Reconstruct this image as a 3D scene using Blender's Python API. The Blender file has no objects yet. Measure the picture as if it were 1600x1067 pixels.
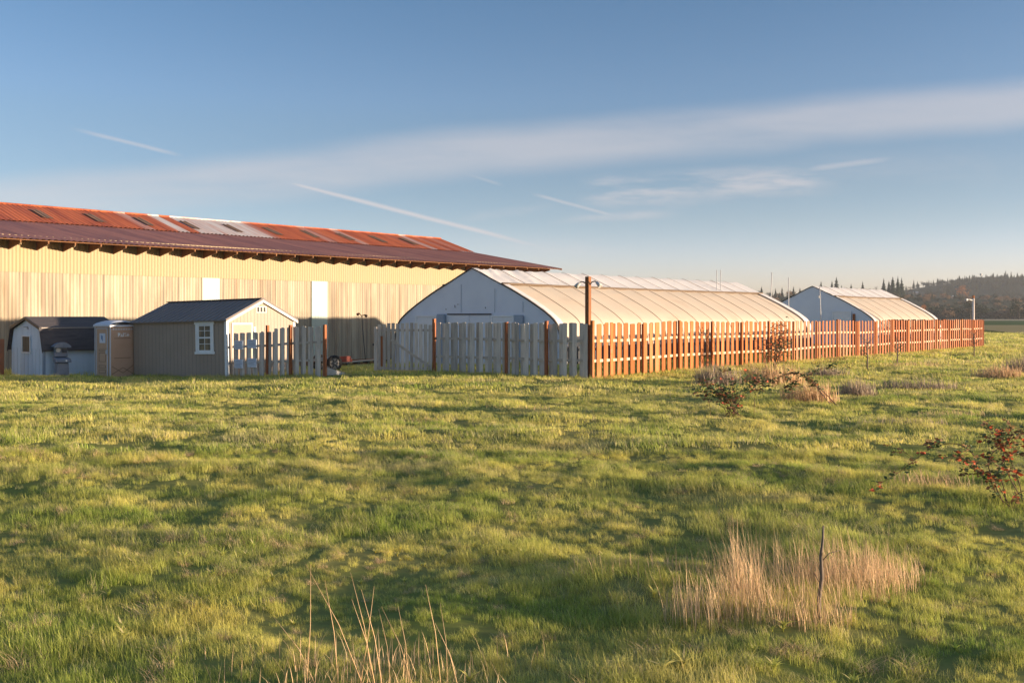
import bpy, bmesh, math, random
import numpy as np
from mathutils import Vector, Matrix, noise as mnoise
rnd = random.Random(7)
R = math.radians
scene = bpy.context.scene
COL = scene.collection
HC = 2.06           # eye height
# ------------------------------------------------------------------ helpers
def smooth(t):
    t = max(0.0, min(1.0, t)); return t*t*(3-2*t)
def swell(x, y):
    n = mnoise.noise
    fade = 1.0 - smooth((y-45)/60)
    a = .06*n(Vector((x*.11, y*.17, 3.1)))
    b = .075*n(Vector((x*.30, y*.55, 8.2)))
    c = .075*n(Vector((x*.95, y*1.3, 1.7)))
    near = 1.0 - .55*smooth((y-24)/10)
    return (a + (b + c)*near)*fade
def ground(x, y):
    g = -.43*smooth((-x-2.0)/12.5)*smooth((y-14)/22)
    g -= .78*smooth((y-38)/26)*smooth((-x+4)/9)
    return g + swell(x, y)*(1 - .6*smooth((y-33)/4)*smooth((6-x)/6))

class MB:
    def __init__(s): s.v=[]; s.f=[]; s.m=[]; s.sm=[]
    def face(s, pts, mi=0, sm=False):
        b=len(s.v); s.v+= [tuple(p) for p in pts]; s.f.append(tuple(range(b,b+len(pts)))); s.m.append(mi); s.sm.append(sm)
    def box(s, x0,x1,y0,y1,z0,z1, mi=0, M=None):
        P=[Vector((x,y,z)) for z in (z0,z1) for y in (y0,y1) for x in (x0,x1)]
        if M: P=[M@p for p in P]
        b=len(s.v); s.v+=[tuple(p) for p in P]
        for f in ((0,2,3,1),(4,5,7,6),(0,1,5,4),(1,3,7,5),(3,2,6,7),(2,0,4,6)):
            s.f.append(tuple(b+i for i in f)); s.m.append(mi); s.sm.append(False)
    def hexa(s, P, mi=0):     # 8 points: bottom loop then top loop
        b=len(s.v); s.v+=[tuple(p) for p in P]
        for f in ((3,2,1,0),(4,5,6,7),(0,1,5,4),(1,2,6,5),(2,3,7,6),(3,0,4,7)):
            s.f.append(tuple(b+i for i in f)); s.m.append(mi); s.sm.append(False)
    def tube(s, pts, r, n=6, mi=0, cap=True):
        pts=[Vector(p) for p in pts]; k=len(pts)
        rr = r if isinstance(r,(list,tuple)) else [r]*k
        b=len(s.v); ref=None
        for i,p in enumerate(pts):
            t=(pts[min(i+1,k-1)]-pts[max(i-1,0)])
            t = t.normalized() if t.length>1e-9 else Vector((0,0,1))
            if ref is None: ref = Vector((0,0,1)) if abs(t.z)<.9 else Vector((1,0,0))
            u=(ref - t*ref.dot(t)); u = u.normalized() if u.length>1e-6 else t.orthogonal().normalized()
            w=t.cross(u); ref=u
            for j in range(n):
                a=2*math.pi*j/n; s.v.append(tuple(p+(u*math.cos(a)+w*math.sin(a))*rr[i]))
        for i in range(k-1):
            for j in range(n):
                s.f.append((b+i*n+j,b+i*n+(j+1)%n,b+(i+1)*n+(j+1)%n,b+(i+1)*n+j)); s.m.append(mi); s.sm.append(True)
        if cap:
            s.f.append(tuple(b+j for j in reversed(range(n)))); s.m.append(mi); s.sm.append(False)
            s.f.append(tuple(b+(k-1)*n+j for j in range(n))); s.m.append(mi); s.sm.append(False)
    def grid(s, rows, mi=0, sm=True):
        b=len(s.v); n=len(rows[0])
        for r in rows: s.v+=[tuple(p) for p in r]
        for i in range(len(rows)-1):
            for j in range(n-1):
                s.f.append((b+i*n+j,b+i*n+j+1,b+(i+1)*n+j+1,b+(i+1)*n+j)); s.m.append(mi); s.sm.append(sm)
    def prism(s, poly, axis, a0, a1, mi=0):   # poly 2d; extruded along axis 'x' / 'y' / 'z'
        def P(q,a):
            return {'x':(a,q[0],q[1]),'y':(q[0],a,q[1]),'z':(q[0],q[1],a)}[axis]
        A=[P(q,a0) for q in poly]; B=[P(q,a1) for q in poly]; n=len(poly)
        s.face(list(reversed(A)),mi); s.face(B,mi)
        for i in range(n): s.face([A[i],A[(i+1)%n],B[(i+1)%n],B[i]],mi)
    def mesh(s, name, mats):
        me=bpy.data.meshes.new(name); me.from_pydata(s.v,[],s.f)
        for m in (mats if isinstance(mats,(list,tuple)) else [mats]): me.materials.append(m)
        me.polygons.foreach_set('material_index', s.m); me.polygons.foreach_set('use_smooth', s.sm)
        me.update(); return me
    def build(s, name, mats, parent=None, bevel=0):
        me=s.mesh(name,mats)
        bm=bmesh.new(); bm.from_mesh(me); bmesh.ops.recalc_face_normals(bm,faces=bm.faces); bm.to_mesh(me); bm.free()
        o=bpy.data.objects.new(name,me); COL.objects.link(o)
        if parent: o.parent=parent
        if bevel:
            md=o.modifiers.new('Bevel','BEVEL'); md.width=bevel; md.segments=2; md.limit_method='ANGLE'; md.angle_limit=R(40)
        return o
def tag(o, label=None, cat=None, group=None, kind=None):
    if label: o['label']=label
    if cat: o['category']=cat
    if group: o['group']=group
    if kind: o['kind']=kind
    return o
def empty(name, loc, rz=0, label=None, cat=None, group=None, rx=0, ry=0):
    o=bpy.data.objects.new(name,None); COL.objects.link(o); o.location=loc; o.rotation_euler=(rx,ry,rz)
    o.empty_display_size=.2
    return tag(o,label,cat,group)
def pxdir(px): return (px-800)/1556.0
def at(px, Y): return (pxdir(px)*Y, Y)

# ------------------------------------------------------------------ materials
def newmat(name):
    m=bpy.data.materials.new(name); m.use_nodes=True; nt=m.node_tree; nt.nodes.clear()
    return m, nt
def N(nt, t, **kw):
    n=nt.nodes.new(t)
    for k,v in kw.items():
        if k.startswith('i_'): n.inputs[k[2:].replace('_',' ')].default_value=v
        elif k.startswith('x'): n.inputs[int(k[1:])].default_value=v
        else: setattr(n,k,v)
    return n
def L(nt,a,b): nt.links.new(a,b)
def rgba(c): return (c[0],c[1],c[2],1)
def noise_fac(nt, vec, scale, lo, hi, detail=4, rough=.55):
    mp=N(nt,'ShaderNodeMapping'); mp.inputs['Scale'].default_value = scale if isinstance(scale,(tuple,list)) else (scale,)*3
    L(nt,vec,mp.inputs['Vector'])
    nz=N(nt,'ShaderNodeTexNoise'); nz.inputs['Scale'].default_value=1; nz.inputs['Detail'].default_value=detail; nz.inputs['Roughness'].default_value=rough
    L(nt,mp.outputs[0],nz.inputs['Vector'])
    mr=N(nt,'ShaderNodeMapRange'); mr.inputs['From Min'].default_value=lo; mr.inputs['From Max'].default_value=hi
    L(nt,nz.outputs[0],mr.inputs['Value']); return mr.outputs[0], nz.outputs[0]
def mix(nt, fac, a, b, mode='MIX'):
    m=N(nt,'ShaderNodeMix',data_type='RGBA',blend_type=mode)
    for s,i in ((fac,0),(a,6),(b,7)):
        if hasattr(s,'is_linked') or hasattr(s,'links'): L(nt,s,m.inputs[i])
        elif i==0: m.inputs[0].default_value=s
        else: m.inputs[i].default_value=rgba(s)
    return m.outputs[2]
def math_(nt, op, a, b=None, c=None, clamp=False):
    m=N(nt,'ShaderNodeMath',operation=op,use_clamp=clamp)
    for i,s in enumerate((a,b,c)):
        if s is None: continue
        if hasattr(s,'links'): L(nt,s,m.inputs[i])
        else: m.inputs[i].default_value=s
    return m.outputs[0]
def mat(name, base, rough=.8, layers=(), bump=None, metal=0, spec=.3, coord='Object', transl=0, rand=0):
    """layers: (colour, scale, lo, hi, strength)"""
    m,nt=newmat(name)
    tc=N(nt,'ShaderNodeTexCoord')
    vec = tc.outputs['Object']
    if coord=='World': vec=N(nt,'ShaderNodeNewGeometry').outputs['Position']
    col=N(nt,'ShaderNodeRGB'); col.outputs[0].default_value=rgba(base); c=col.outputs[0]
    for (lc,sc,lo,hi,st) in layers:
        f,_=noise_fac(nt,vec,sc,lo,hi)
        c=mix(nt, math_(nt,'MULTIPLY',f,st), c, lc)
    if rand:
        oi=N(nt,'ShaderNodeNewGeometry'); hs=N(nt,'ShaderNodeHueSaturation')
        v=math_(nt,'MULTIPLY_ADD',oi.outputs['Random Per Island'],rand*2,1-rand)
        L(nt,v,hs.inputs['Value']); L(nt,c,hs.inputs['Color']); c=hs.outputs[0]
    b=N(nt,'ShaderNodeBsdfPrincipled'); b.inputs['Roughness'].default_value=rough; b.inputs['Metallic'].default_value=metal
    b.inputs['Specular IOR Level'].default_value=spec
    L(nt,c,b.inputs['Base Color'])
    if bump:
        sc,st,dist=bump
        _,nz=noise_fac(nt,vec,sc,0,1,detail=5)
        bp=N(nt,'ShaderNodeBump'); bp.inputs['Strength'].default_value=st; bp.inputs['Distance'].default_value=dist
        L(nt,nz,bp.inputs['Height']); L(nt,bp.outputs[0],b.inputs['Normal'])
    out=N(nt,'ShaderNodeOutputMaterial'); sh=b.outputs[0]
    if transl:
        t=N(nt,'ShaderNodeBsdfTranslucent'); L(nt,c,t.inputs['Color'])
        mx=N(nt,'ShaderNodeMixShader'); mx.inputs[0].default_value=transl
        L(nt,sh,mx.inputs[1]); L(nt,t.outputs[0],mx.inputs[2]); sh=mx.outputs[0]
    L(nt,sh,out.inputs[0]); return m

m_wall_up = mat('cream corrugated upper', (.33,.265,.165), .65, [((.36,.27,.14),(.8,.8,.25),.45,.75,.5),((.30,.25,.18),(6,1,.2),.55,.8,.45),((.40,.24,.11),(3.2,1,.22),.60,.78,.5)], spec=.2)
m_wall_lo = mat('cream corrugated lower', (.35,.295,.215), .7, [((.22,.145,.09),(2.6,1,.16),.50,.70,.75),((.50,.44,.33),(1.1,1,.3),.5,.7,.5),((.34,.19,.11),(5.5,1,.10),.60,.76,.55),((.19,.155,.12),(7,1,.16),.44,.68,.85)], spec=.2)
m_fibre   = mat('fibreglass sheet', (.53,.58,.50), .45, [((.62,.66,.55),(2,1,.5),.4,.8,.6)], transl=.15)
def roofmat(name, base, rust2, silver, lo, hi, extra):
    m,nt=newmat(name); tc=N(nt,'ShaderNodeTexCoord'); v=tc.outputs['Object']
    c=N(nt,'ShaderNodeRGB'); c.outputs[0].default_value=rgba(base); c=c.outputs[0]
    f,_=noise_fac(nt,v,(1.6,.10,.1),.42,.62); c=mix(nt,f,c,rust2)
    f,_=noise_fac(nt,v,(5,.35,.3),.55,.7); c=mix(nt,math_(nt,'MULTIPLY',f,.55),c,tuple(q*.35 for q in base))
    # bare zinc sheets: along the middle of the length, plus stray streaks
    sx=N(nt,'ShaderNodeSeparateXYZ'); L(nt,v,sx.inputs[0])
    cell=math_(nt,'FLOOR',math_(nt,'MULTIPLY',sx.outputs[0],1/.72))
    wn=N(nt,'ShaderNodeTexWhiteNoise',noise_dimensions='1D'); L(nt,cell,wn.inputs['W'])
    zone=math_(nt,'SUBTRACT',1.0,math_(nt,'MULTIPLY',math_(nt,'ABSOLUTE',math_(nt,'ADD',sx.outputs[0],extra)),.16),clamp=True)
    thr=math_(nt,'ADD',math_(nt,'MULTIPLY',zone,.85),math_(nt,'MULTIPLY',wn.outputs[0],.8))
    f,_=noise_fac(nt,v,(3.2,.30,.2),.3,.62)
    sv=N(nt,'ShaderNodeMapRange'); sv.inputs['From Min'].default_value=lo; sv.inputs['From Max'].default_value=hi; L(nt,thr,sv.inputs['Value'])
    c=mix(nt,math_(nt,'MULTIPLY',sv.outputs[0],math_(nt,'ADD',math_(nt,'MULTIPLY',f,.55),.4),clamp=True),c,silver)
    b=N(nt,'ShaderNodeBsdfPrincipled'); b.inputs['Roughness'].default_value=.6; b.inputs['Specular IOR Level'].default_value=.25
    L(nt,c,b.inputs['Base Color']); o=N(nt,'ShaderNodeOutputMaterial'); L(nt,b.outputs[0],o.inputs[0]); return m
m_roof_up = roofmat('rusty roof upper',(.40,.10,.035),(.27,.06,.025),(.50,.47,.46),.62,.9,5.5)
m_roof_lo = roofmat('rusty roof lower',(.36,.145,.105),(.25,.10,.08),(.42,.33,.30),1.9,2.4,-11)
m_skylight= mat('weathered skylight sheet',(.17,.10,.065),.7,[((.27,.14,.08),2,.4,.7,.6)])
m_rafter  = mat('brown rafter wood',(.21,.095,.042),.85,[((.10,.045,.02),(1.5,8,8),.4,.7,.7)])
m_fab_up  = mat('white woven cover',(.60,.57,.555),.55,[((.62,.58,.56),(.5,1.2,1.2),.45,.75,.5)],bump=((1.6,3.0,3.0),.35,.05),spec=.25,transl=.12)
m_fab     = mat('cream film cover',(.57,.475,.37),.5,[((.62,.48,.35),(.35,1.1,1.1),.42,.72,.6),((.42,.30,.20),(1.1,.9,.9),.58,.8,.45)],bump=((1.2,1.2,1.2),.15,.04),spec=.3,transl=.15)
m_gable   = mat('grey white gable sheet',(.66,.70,.76),.55,[((.56,.60,.68),.9,.4,.7,.6)],bump=(1.4,.2,.03),spec=.3)
m_black   = mat('black edge rubber',(.03,.028,.027),.7)
m_rope    = mat('dark seam batten',(.13,.09,.06),.8)
m_hoop    = mat('hoop line',(.36,.26,.19),.7)
m_siding  = mat('white lap siding',(.72,.73,.74),.6,[((.6,.6,.6),(1,4,4),.5,.8,.4)])
m_doorgry = mat('grey blue door',(.30,.36,.44),.6,[((.24,.29,.36),2,.4,.7,.5)])
m_greybd  = mat('weathered grey board',(.54,.475,.42),.9,[((.32,.27,.235),(14,14,1.3),.42,.68,.75),((.62,.54,.47),(5,5,.7),.5,.8,.5)],coord='World',rand=.28,spec=.15)
m_orangebd= mat('orange cedar board',(.33,.112,.034),.85,[((.27,.10,.045),(12,12,1.1),.42,.70,.75),((.46,.24,.12),(.35,.35,.2),.5,.75,.6),((.30,.22,.19),(4,4,3),.60,.80,.5)],coord='World',rand=.30,spec=.15)
m_pinkbd  = mat('reddish cedar board',(.31,.115,.055),.85,[((.26,.10,.06),(12,12,1.1),.42,.70,.7),((.48,.30,.20),(.35,.35,.2),.5,.75,.6)],coord='World',rand=.30,spec=.15)
m_rustpost= mat('rust stained post',(.32,.12,.055),.85,[((.19,.06,.025),(10,10,1),.4,.7,.7)],coord='World',spec=.15)
m_railgrey= mat('rail wood',(.50,.43,.37),.9,[((.22,.18,.15),(3,3,12),.4,.7,.6)],coord='World',spec=.15)
m_railpale= mat('pale rail wood',(.62,.47,.34),.9,[((.36,.26,.18),(3,3,12),.4,.7,.6)],coord='World',spec=.15)
m_tan     = mat('tan panel siding',(.345,.275,.225),.75,[((.29,.235,.19),1.2,.4,.7,.5)],spec=.2)
m_cream   = mat('cream trim',(.60,.56,.50),.6)
m_slate   = mat('dark ribbed metal roof',(.16,.13,.12),.55,[((.20,.165,.15),(1,1,1),.45,.75,.5)],spec=.4)
m_white   = mat('white paint',(.72,.74,.76),.55,[((.62,.64,.66),3,.45,.8,.5)])
m_glass   = mat('dark window glass',(.10,.09,.075),.15,[((.26,.20,.13),(3,3,1.2),.5,.62,.7)],spec=.5)
m_bluewh  = mat('pale blue painted siding',(.58,.68,.80),.7,[((.38,.46,.57),(3,3,.5),.45,.75,.5),((.25,.30,.30),(5,5,1.2),.62,.8,.4)])
m_shingle = mat('dark shingles',(.075,.065,.068),.9,[((.10,.085,.08),(3,12,12),.45,.7,.8),((.025,.022,.024),(1.2,9,9),.5,.75,.7)],bump=((4,18,18),.5,.02))
m_curtain = mat('brown curtain',(.22,.16,.11),.9,[((.12,.09,.06),(20,20,1),.4,.6,.8)])
m_toilet  = mat('brown moulded plastic',(.46,.31,.22),.5,[((.40,.26,.18),2,.4,.7,.5)],spec=.35)
m_toilgry = mat('grey moulded plastic',(.52,.54,.60),.5,[((.44,.46,.52),3,.4,.7,.5)],spec=.35)
m_toildk  = mat('dark brown plastic line',(.14,.09,.06),.6)
m_sink    = mat('slate blue plastic',(.17,.20,.26),.5,[((.10,.12,.155),3,.4,.7,.6)],spec=.35)
m_sinkdk  = mat('dark plastic',(.05,.058,.075),.5)
m_paper   = mat('pale notice sheet',(.58,.62,.72),.7,[((.48,.52,.62),4,.45,.75,.5)])
m_ink     = mat('grey print',(.30,.33,.40),.8)
m_blueink = mat('blue print',(.10,.20,.42),.8)
m_tyre    = mat('tyre rubber',(.022,.021,.021),.85)
m_rim     = mat('grey steel rim',(.26,.24,.22),.6,metal=.2)
m_redpt   = mat('red painted steel',(.30,.05,.03),.55,[((.16,.04,.025),6,.5,.7,.7)])
m_plank   = mat('old plank',(.42,.36,.29),.85,[((.26,.21,.16),(1,9,9),.4,.7,.7)])
m_darkmt  = mat('dark metal',(.05,.05,.055),.5,metal=.5)
m_polewd  = mat('brown timber post',(.24,.105,.05),.85,[((.14,.06,.03),(9,9,.7),.4,.7,.7)],spec=.15)
m_galv    = mat('galvanised pole',(.50,.48,.46),.5,[((.4,.38,.36),4,.4,.7,.5)])
m_straw   = mat('dry straw',(.72,.51,.30),.8,[((.54,.34,.18),(1.5,1.5,1.5),.4,.7,.7)],transl=.30,rand=.35,spec=.15,coord='World')
m_strawgr = mat('greyish dead grass',(.44,.34,.25),.85,[((.22,.17,.14),(1.5,1.5,1.5),.4,.7,.7)],transl=.25,rand=.35,spec=.1,coord='World')
m_cane    = mat('bramble cane',(.10,.045,.035),.7,[((.05,.03,.02),6,.4,.7,.6)])
m_leafgr  = mat('bramble leaf green',(.10,.14,.055),.6,transl=.30,rand=.4)
m_leafred = mat('bramble leaf red',(.55,.12,.05),.6,transl=.35,rand=.35)
m_leafbrn = mat('bramble leaf brown',(.30,.17,.08),.7,transl=.3,rand=.4)
m_twig    = mat('grey twig',(.17,.13,.10),.85,[((.10,.075,.055),12,.4,.7,.7)])
m_conif   = mat('conifer needles',(.045,.062,.04),.9,rand=.45,spec=.05)
m_trunk   = mat('tree bark',(.06,.045,.035),.9)
m_brush   = mat('bare brush',(.24,.155,.095),.9,rand=.45,spec=.05)
m_autumn  = mat('autumn leaves',(.32,.12,.03),.9,rand=.35,transl=.2)
m_leafdk  = mat('dark broad leaves',(.045,.05,.026),.9,rand=.45,spec=.05)
m_houseW  = mat('house white wall',(.62,.60,.56),.8)
m_houseT  = mat('house tan wall',(.36,.26,.19),.8)
m_houser  = mat('house roof grey',(.16,.15,.16),.8)
m_houserr = mat('house roof pale',(.40,.40,.42),.7)

# grass blades: patches follow the place (world position)
def grassmat(name, dry=0.0):
    m,nt=newmat(name); p=N(nt,'ShaderNodeNewGeometry'); pos=p.outputs['Position']
    oi=N(nt,'ShaderNodeObjectInfo')
    f1,_=noise_fac(nt,pos,(.55,.8,.2),.40,.62,detail=3)
    f2,_=noise_fac(nt,pos,(.16,.30,.1),.40,.62,detail=3)
    f3,_=noise_fac(nt,pos,(1.6,2.2,.3),.55,.75,detail=3)
    c=mix(nt,f1,(.30,.37,.075),(.66,.58,.15))
    c=mix(nt,math_(nt,'MULTIPLY',f2,.55),c,(.62,.53,.17))
    f4,_=noise_fac(nt,pos,(.33,.5,.2),.56,.70,detail=4)
    c=mix(nt,math_(nt,'MULTIPLY',f4,.55),c,(.62,.48,.27))
    c=mix(nt,math_(nt,'MULTIPLY',f3,.40),c,(.15,.25,.05))
    isl=math_(nt,'GREATER_THAN',p.outputs['Random Per Island'],.86-.5*dry)
    c=mix(nt,math_(nt,'MULTIPLY',isl,.7),c,(.68,.55,.32))
    hs=N(nt,'ShaderNodeHueSaturation'); L(nt,c,hs.inputs['Color'])
    L(nt,math_(nt,'MULTIPLY_ADD',oi.outputs['Random'],.5,.86),hs.inputs['Value'])
    d=N(nt,'ShaderNodeBsdfDiffuse'); L(nt,hs.outputs[0],d.inputs[0])
    t=N(nt,'ShaderNodeBsdfTranslucent'); L(nt,hs.outputs[0],t.inputs[0])
    mx=N(nt,'ShaderNodeMixShader'); mx.inputs[0].default_value=.5
    L(nt,d.outputs[0],mx.inputs[1]); L(nt,t.outputs[0],mx.inputs[2])
    o=N(nt,'ShaderNodeOutputMaterial'); L(nt,mx.outputs[0],o.inputs[0]); return m
m_grass = grassmat('meadow grass'); m_grassdry = grassmat('meadow grass dry',1.0)
def groundmat():
    m,nt=newmat('meadow soil and thatch'); p=N(nt,'ShaderNodeNewGeometry'); pos=p.outputs['Position']
    f1,_=noise_fac(nt,pos,(.55,.8,.2),.40,.62,detail=4)
    f2,_=noise_fac(nt,pos,(9,14,3),.35,.7,detail=5)
    f3,_=noise_fac(nt,pos,(.06,.10,.05),.42,.60,detail=4)
    c=mix(nt,f1,(.17,.20,.05),(.32,.29,.09))
    c=mix(nt,math_(nt,'MULTIPLY',f2,.6),c,(.14,.13,.05))
    c=mix(nt,math_(nt,'MULTIPLY',f3,.35),c,(.15,.12,.06))
    d=N(nt,'ShaderNodeBsdfDiffuse'); L(nt,c,d.inputs[0])
    o=N(nt,'ShaderNodeOutputMaterial'); L(nt,d.outputs[0],o.inputs[0]); return m
m_ground=groundmat()
m_plough = mat('fallow brown field',(.34,.26,.12),.95,[((.24,.20,.08),(.02,.12,.1),.4,.65,.7)],coord='World',spec=.05)
m_crop   = mat('winter crop field',(.07,.11,.03),.95,[((.08,.10,.035),(.02,.05,.1),.4,.65,.7)],coord='World',spec=.05)
m_stub   = mat('pale stubble field',(.38,.30,.19),.95,[((.30,.24,.15),(.02,.05,.1),.4,.65,.6)],coord='World',spec=.05)
m_hill   = mat('wooded hill floor',(.03,.035,.02),.95,[((.06,.055,.03),.01,.45,.6,.7)],coord='World',spec=.05)

# ------------------------------------------------------------------ ground
def axis(a0,a1,step,lim0,lim1,grow=1.16):
    xs=list(np.arange(a0,a1+1e-6,step)); s=step; x=a1
    while x<lim1: s*=grow; x+=s; xs.append(x)
    s=step; x=a0
    while x>lim0: s*=grow; x-=s; xs.insert(0,x)
    return xs
gx=[x for x in axis(-14,16,.22,-3000,3500) if -1500<x<1900]; gy=[y for y in axis(3,34,.22,-400,4500) if -220<y<2300]
g=MB(); g.grid([[(x,y,ground(x,y)) for x in gx] for y in gy])
o=g.build('ground',m_ground); tag(o,kind='structure')
def sheet(name,pts,z,m):
    s=MB(); s.face([(x,y,z) for x,y in pts]); o=s.build(name,m); tag(o,kind='structure'); return o
sheet('fallow_field',[(50,88),(62,80),(400,95),(700,225),(95,225)],.06,m_plough)
sheet('crop_field',[(70,225.5),(700,225.5),(1200,440),(120,440)],.06,m_crop)
sheet('stubble_field',[(120,441),(1200,441),(1500,640),(150,640)],.10,m_stub)

# ------------------------------------------------------------------ barn
AB=R(48); BX,BY=-7.7,60.0; BZ=-.62
KS=1.15
def far(p): return (p[0]*KS,p[1]*KS,HC+(p[2]-HC)*KS)
barn=empty('barn',far((BX,BY,BZ)),AB,'long cream corrugated metal barn with a rusty two-pitch roof','barn'); barn.scale=(KS,)*3
TL,TR=-33.0,14.3
def corr(mb, x0,x1, y, z0,z1, pitch, amp, mi=0, flip=False):
    n=int((x1-x0)/pitch*4); rows=[[],[]]
    for i in range(n+1):
        x=x0+(x1-x0)*i/n; dy=amp*math.sin(2*math.pi*x/pitch)
        rows[0].append((x,y+dy,z0)); rows[1].append((x,y+dy,z1))
    mb.grid(rows,mi,True)
zw=lambda z: z-BZ
w=MB(); corr(w,TL,TR,0,-.2,zw(4.08),.16,.019); wl=w.build('lower_wall',m_wall_lo,barn)
w=MB(); corr(w,TL,TR,-.035,zw(4.02),zw(5.66),.16,.019); w.build('upper_wall',m_wall_up,barn)
w=MB(); w.box(TR-.04,TR,.05,21.9,-.2,zw(5.6)); w.box(TL,TL+.04,.05,21.9,-.2,zw(5.6)); w.box(TL+.05,TR-.05,21.95,22,-.2,zw(5.6))
for xe in (TR-.04,TL):
    w.prism([(.05,zw(5.6)),(7.3,zw(6.85)),(11,zw(8.08)),(14.7,zw(6.85)),(21.95,zw(5.6))],'x',xe,xe+.04)
w.build('end_and_back_wall',m_wall_up,barn)
for (a,b,zt) in ((-12.2,-11.2,4.02),(-5.37,-4.27,4.03)):
    w=MB(); corr(w,a,b,-.05,.05,zw(zt),.11,.011); pnl=w.build('translucent_panel',m_fibre,barn); tag(pnl,'pale translucent sheet let into the cream wall')
w=MB(); w.box(TL,TR,-.12,-.02,-.2,.16); w.build('sill_board',m_rafter,barn)
# roof slopes (front), corrugated along x, two pitches; back mirrored
def roofplane(mb,x0,x1,ya,za,yb,zb,pitch,amp,rows=5):
    n=int((x1-x0)/pitch*4); R_=[]
    for k in range(rows+1):
        t=k/rows; y=ya+(yb-ya)*t; z=za+(zb-za)*t; row=[]
        for i in range(n+1):
            x=x0+(x1-x0)*i/n
            wob=.05*mnoise.noise(Vector((x*.13,y*.2,5)))
            row.append((x,y,z+amp*math.sin(2*math.pi*x/pitch)+wob))
        R_.append(row)
    mb.grid(R_,0,True)
RL,RR=TL-1,15.3
r=MB(); roofplane(r,RL,RR,-1.35,zw(5.41),7.5,zw(6.95),.27,.028); roofplane(r,RL,RR,23.35,zw(5.41),14.5,zw(6.95),.27,.028)
rl=r.build('lower_roof',m_roof_lo,barn)
r=MB(); roofplane(r,RL,RR,7.25,zw(6.96),11,zw(8.19),.27,.028); roofplane(r,RL,RR,14.75,zw(6.96),11,zw(8.19),.27,.028)
ru=r.build('upper_roof',m_roof_up,barn)
r=MB(); r.tube([(RL,11,zw(8.2)),(RR,11,zw(8.2))],.06,8); r.build('ridge_cap',m_roof_up,ru)
r=MB(); r.box(RR-.03,RR+.03,-1.33,7.4,0,.12,M=Matrix.Translation((0,0,zw(5.31)))@Matrix(((1,0,0,0),(0,1,0,0),(0,.1742,1,.23),(0,0,0,1))));
r.build('verge_board',m_rafter,barn)
sl=(8.19-6.96)/3.75
x=-22.6
while x<10:
    s=MB(); y0=8.1; y1=9.9
    zz=lambda y:zw(6.96)+sl*(y-7.25)+.05
    n=12; rows=[]
    for yy in (y0,y1):
        rows.append([(x+.5*i/n,yy,zz(yy)+.028*math.sin(2*math.pi*(x+.5*i/n)/.27)) for i in range(n+1)])
    s.grid(rows); s.build('skylight_sheet',m_skylight,ru); x+=2.95
# rafter tails: deep at the wall, shallow at the tip
x=TL+.6; k=0
while x<TR+.8:
    s=MB(); sl2=.1742; zt=lambda y: zw(5.41)+sl2*(y+1.35)-.05
    P=[]
    for xx in (x,x+.06):
        P+= [(xx,-1.28,zt(-1.28)),(xx,-.0,zt(0)),(xx,-.0,zt(0)-.60),(xx,-.25,zt(-.25)-.50),(xx,-1.28,zt(-1.28)-.13)]
    s.face(P[:5][::-1]); s.face(P[5:])
    for i in range(5): s.face([P[i],P[(i+1)%5],P[5+(i+1)%5],P[5+i]])
    s.build('rafter_tail',m_rafter,barn); x+=1.19; k+=1
s=MB()
for yy in (-1.3,-.75): s.box(RL+.3,RR-.1,yy,yy+.07,zw(5.41)+.1742*(yy+1.35)-.065,zw(5.41)+.1742*(yy+1.35)-.03)
s.build('eave_batten',m_rafter,barn)

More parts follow.
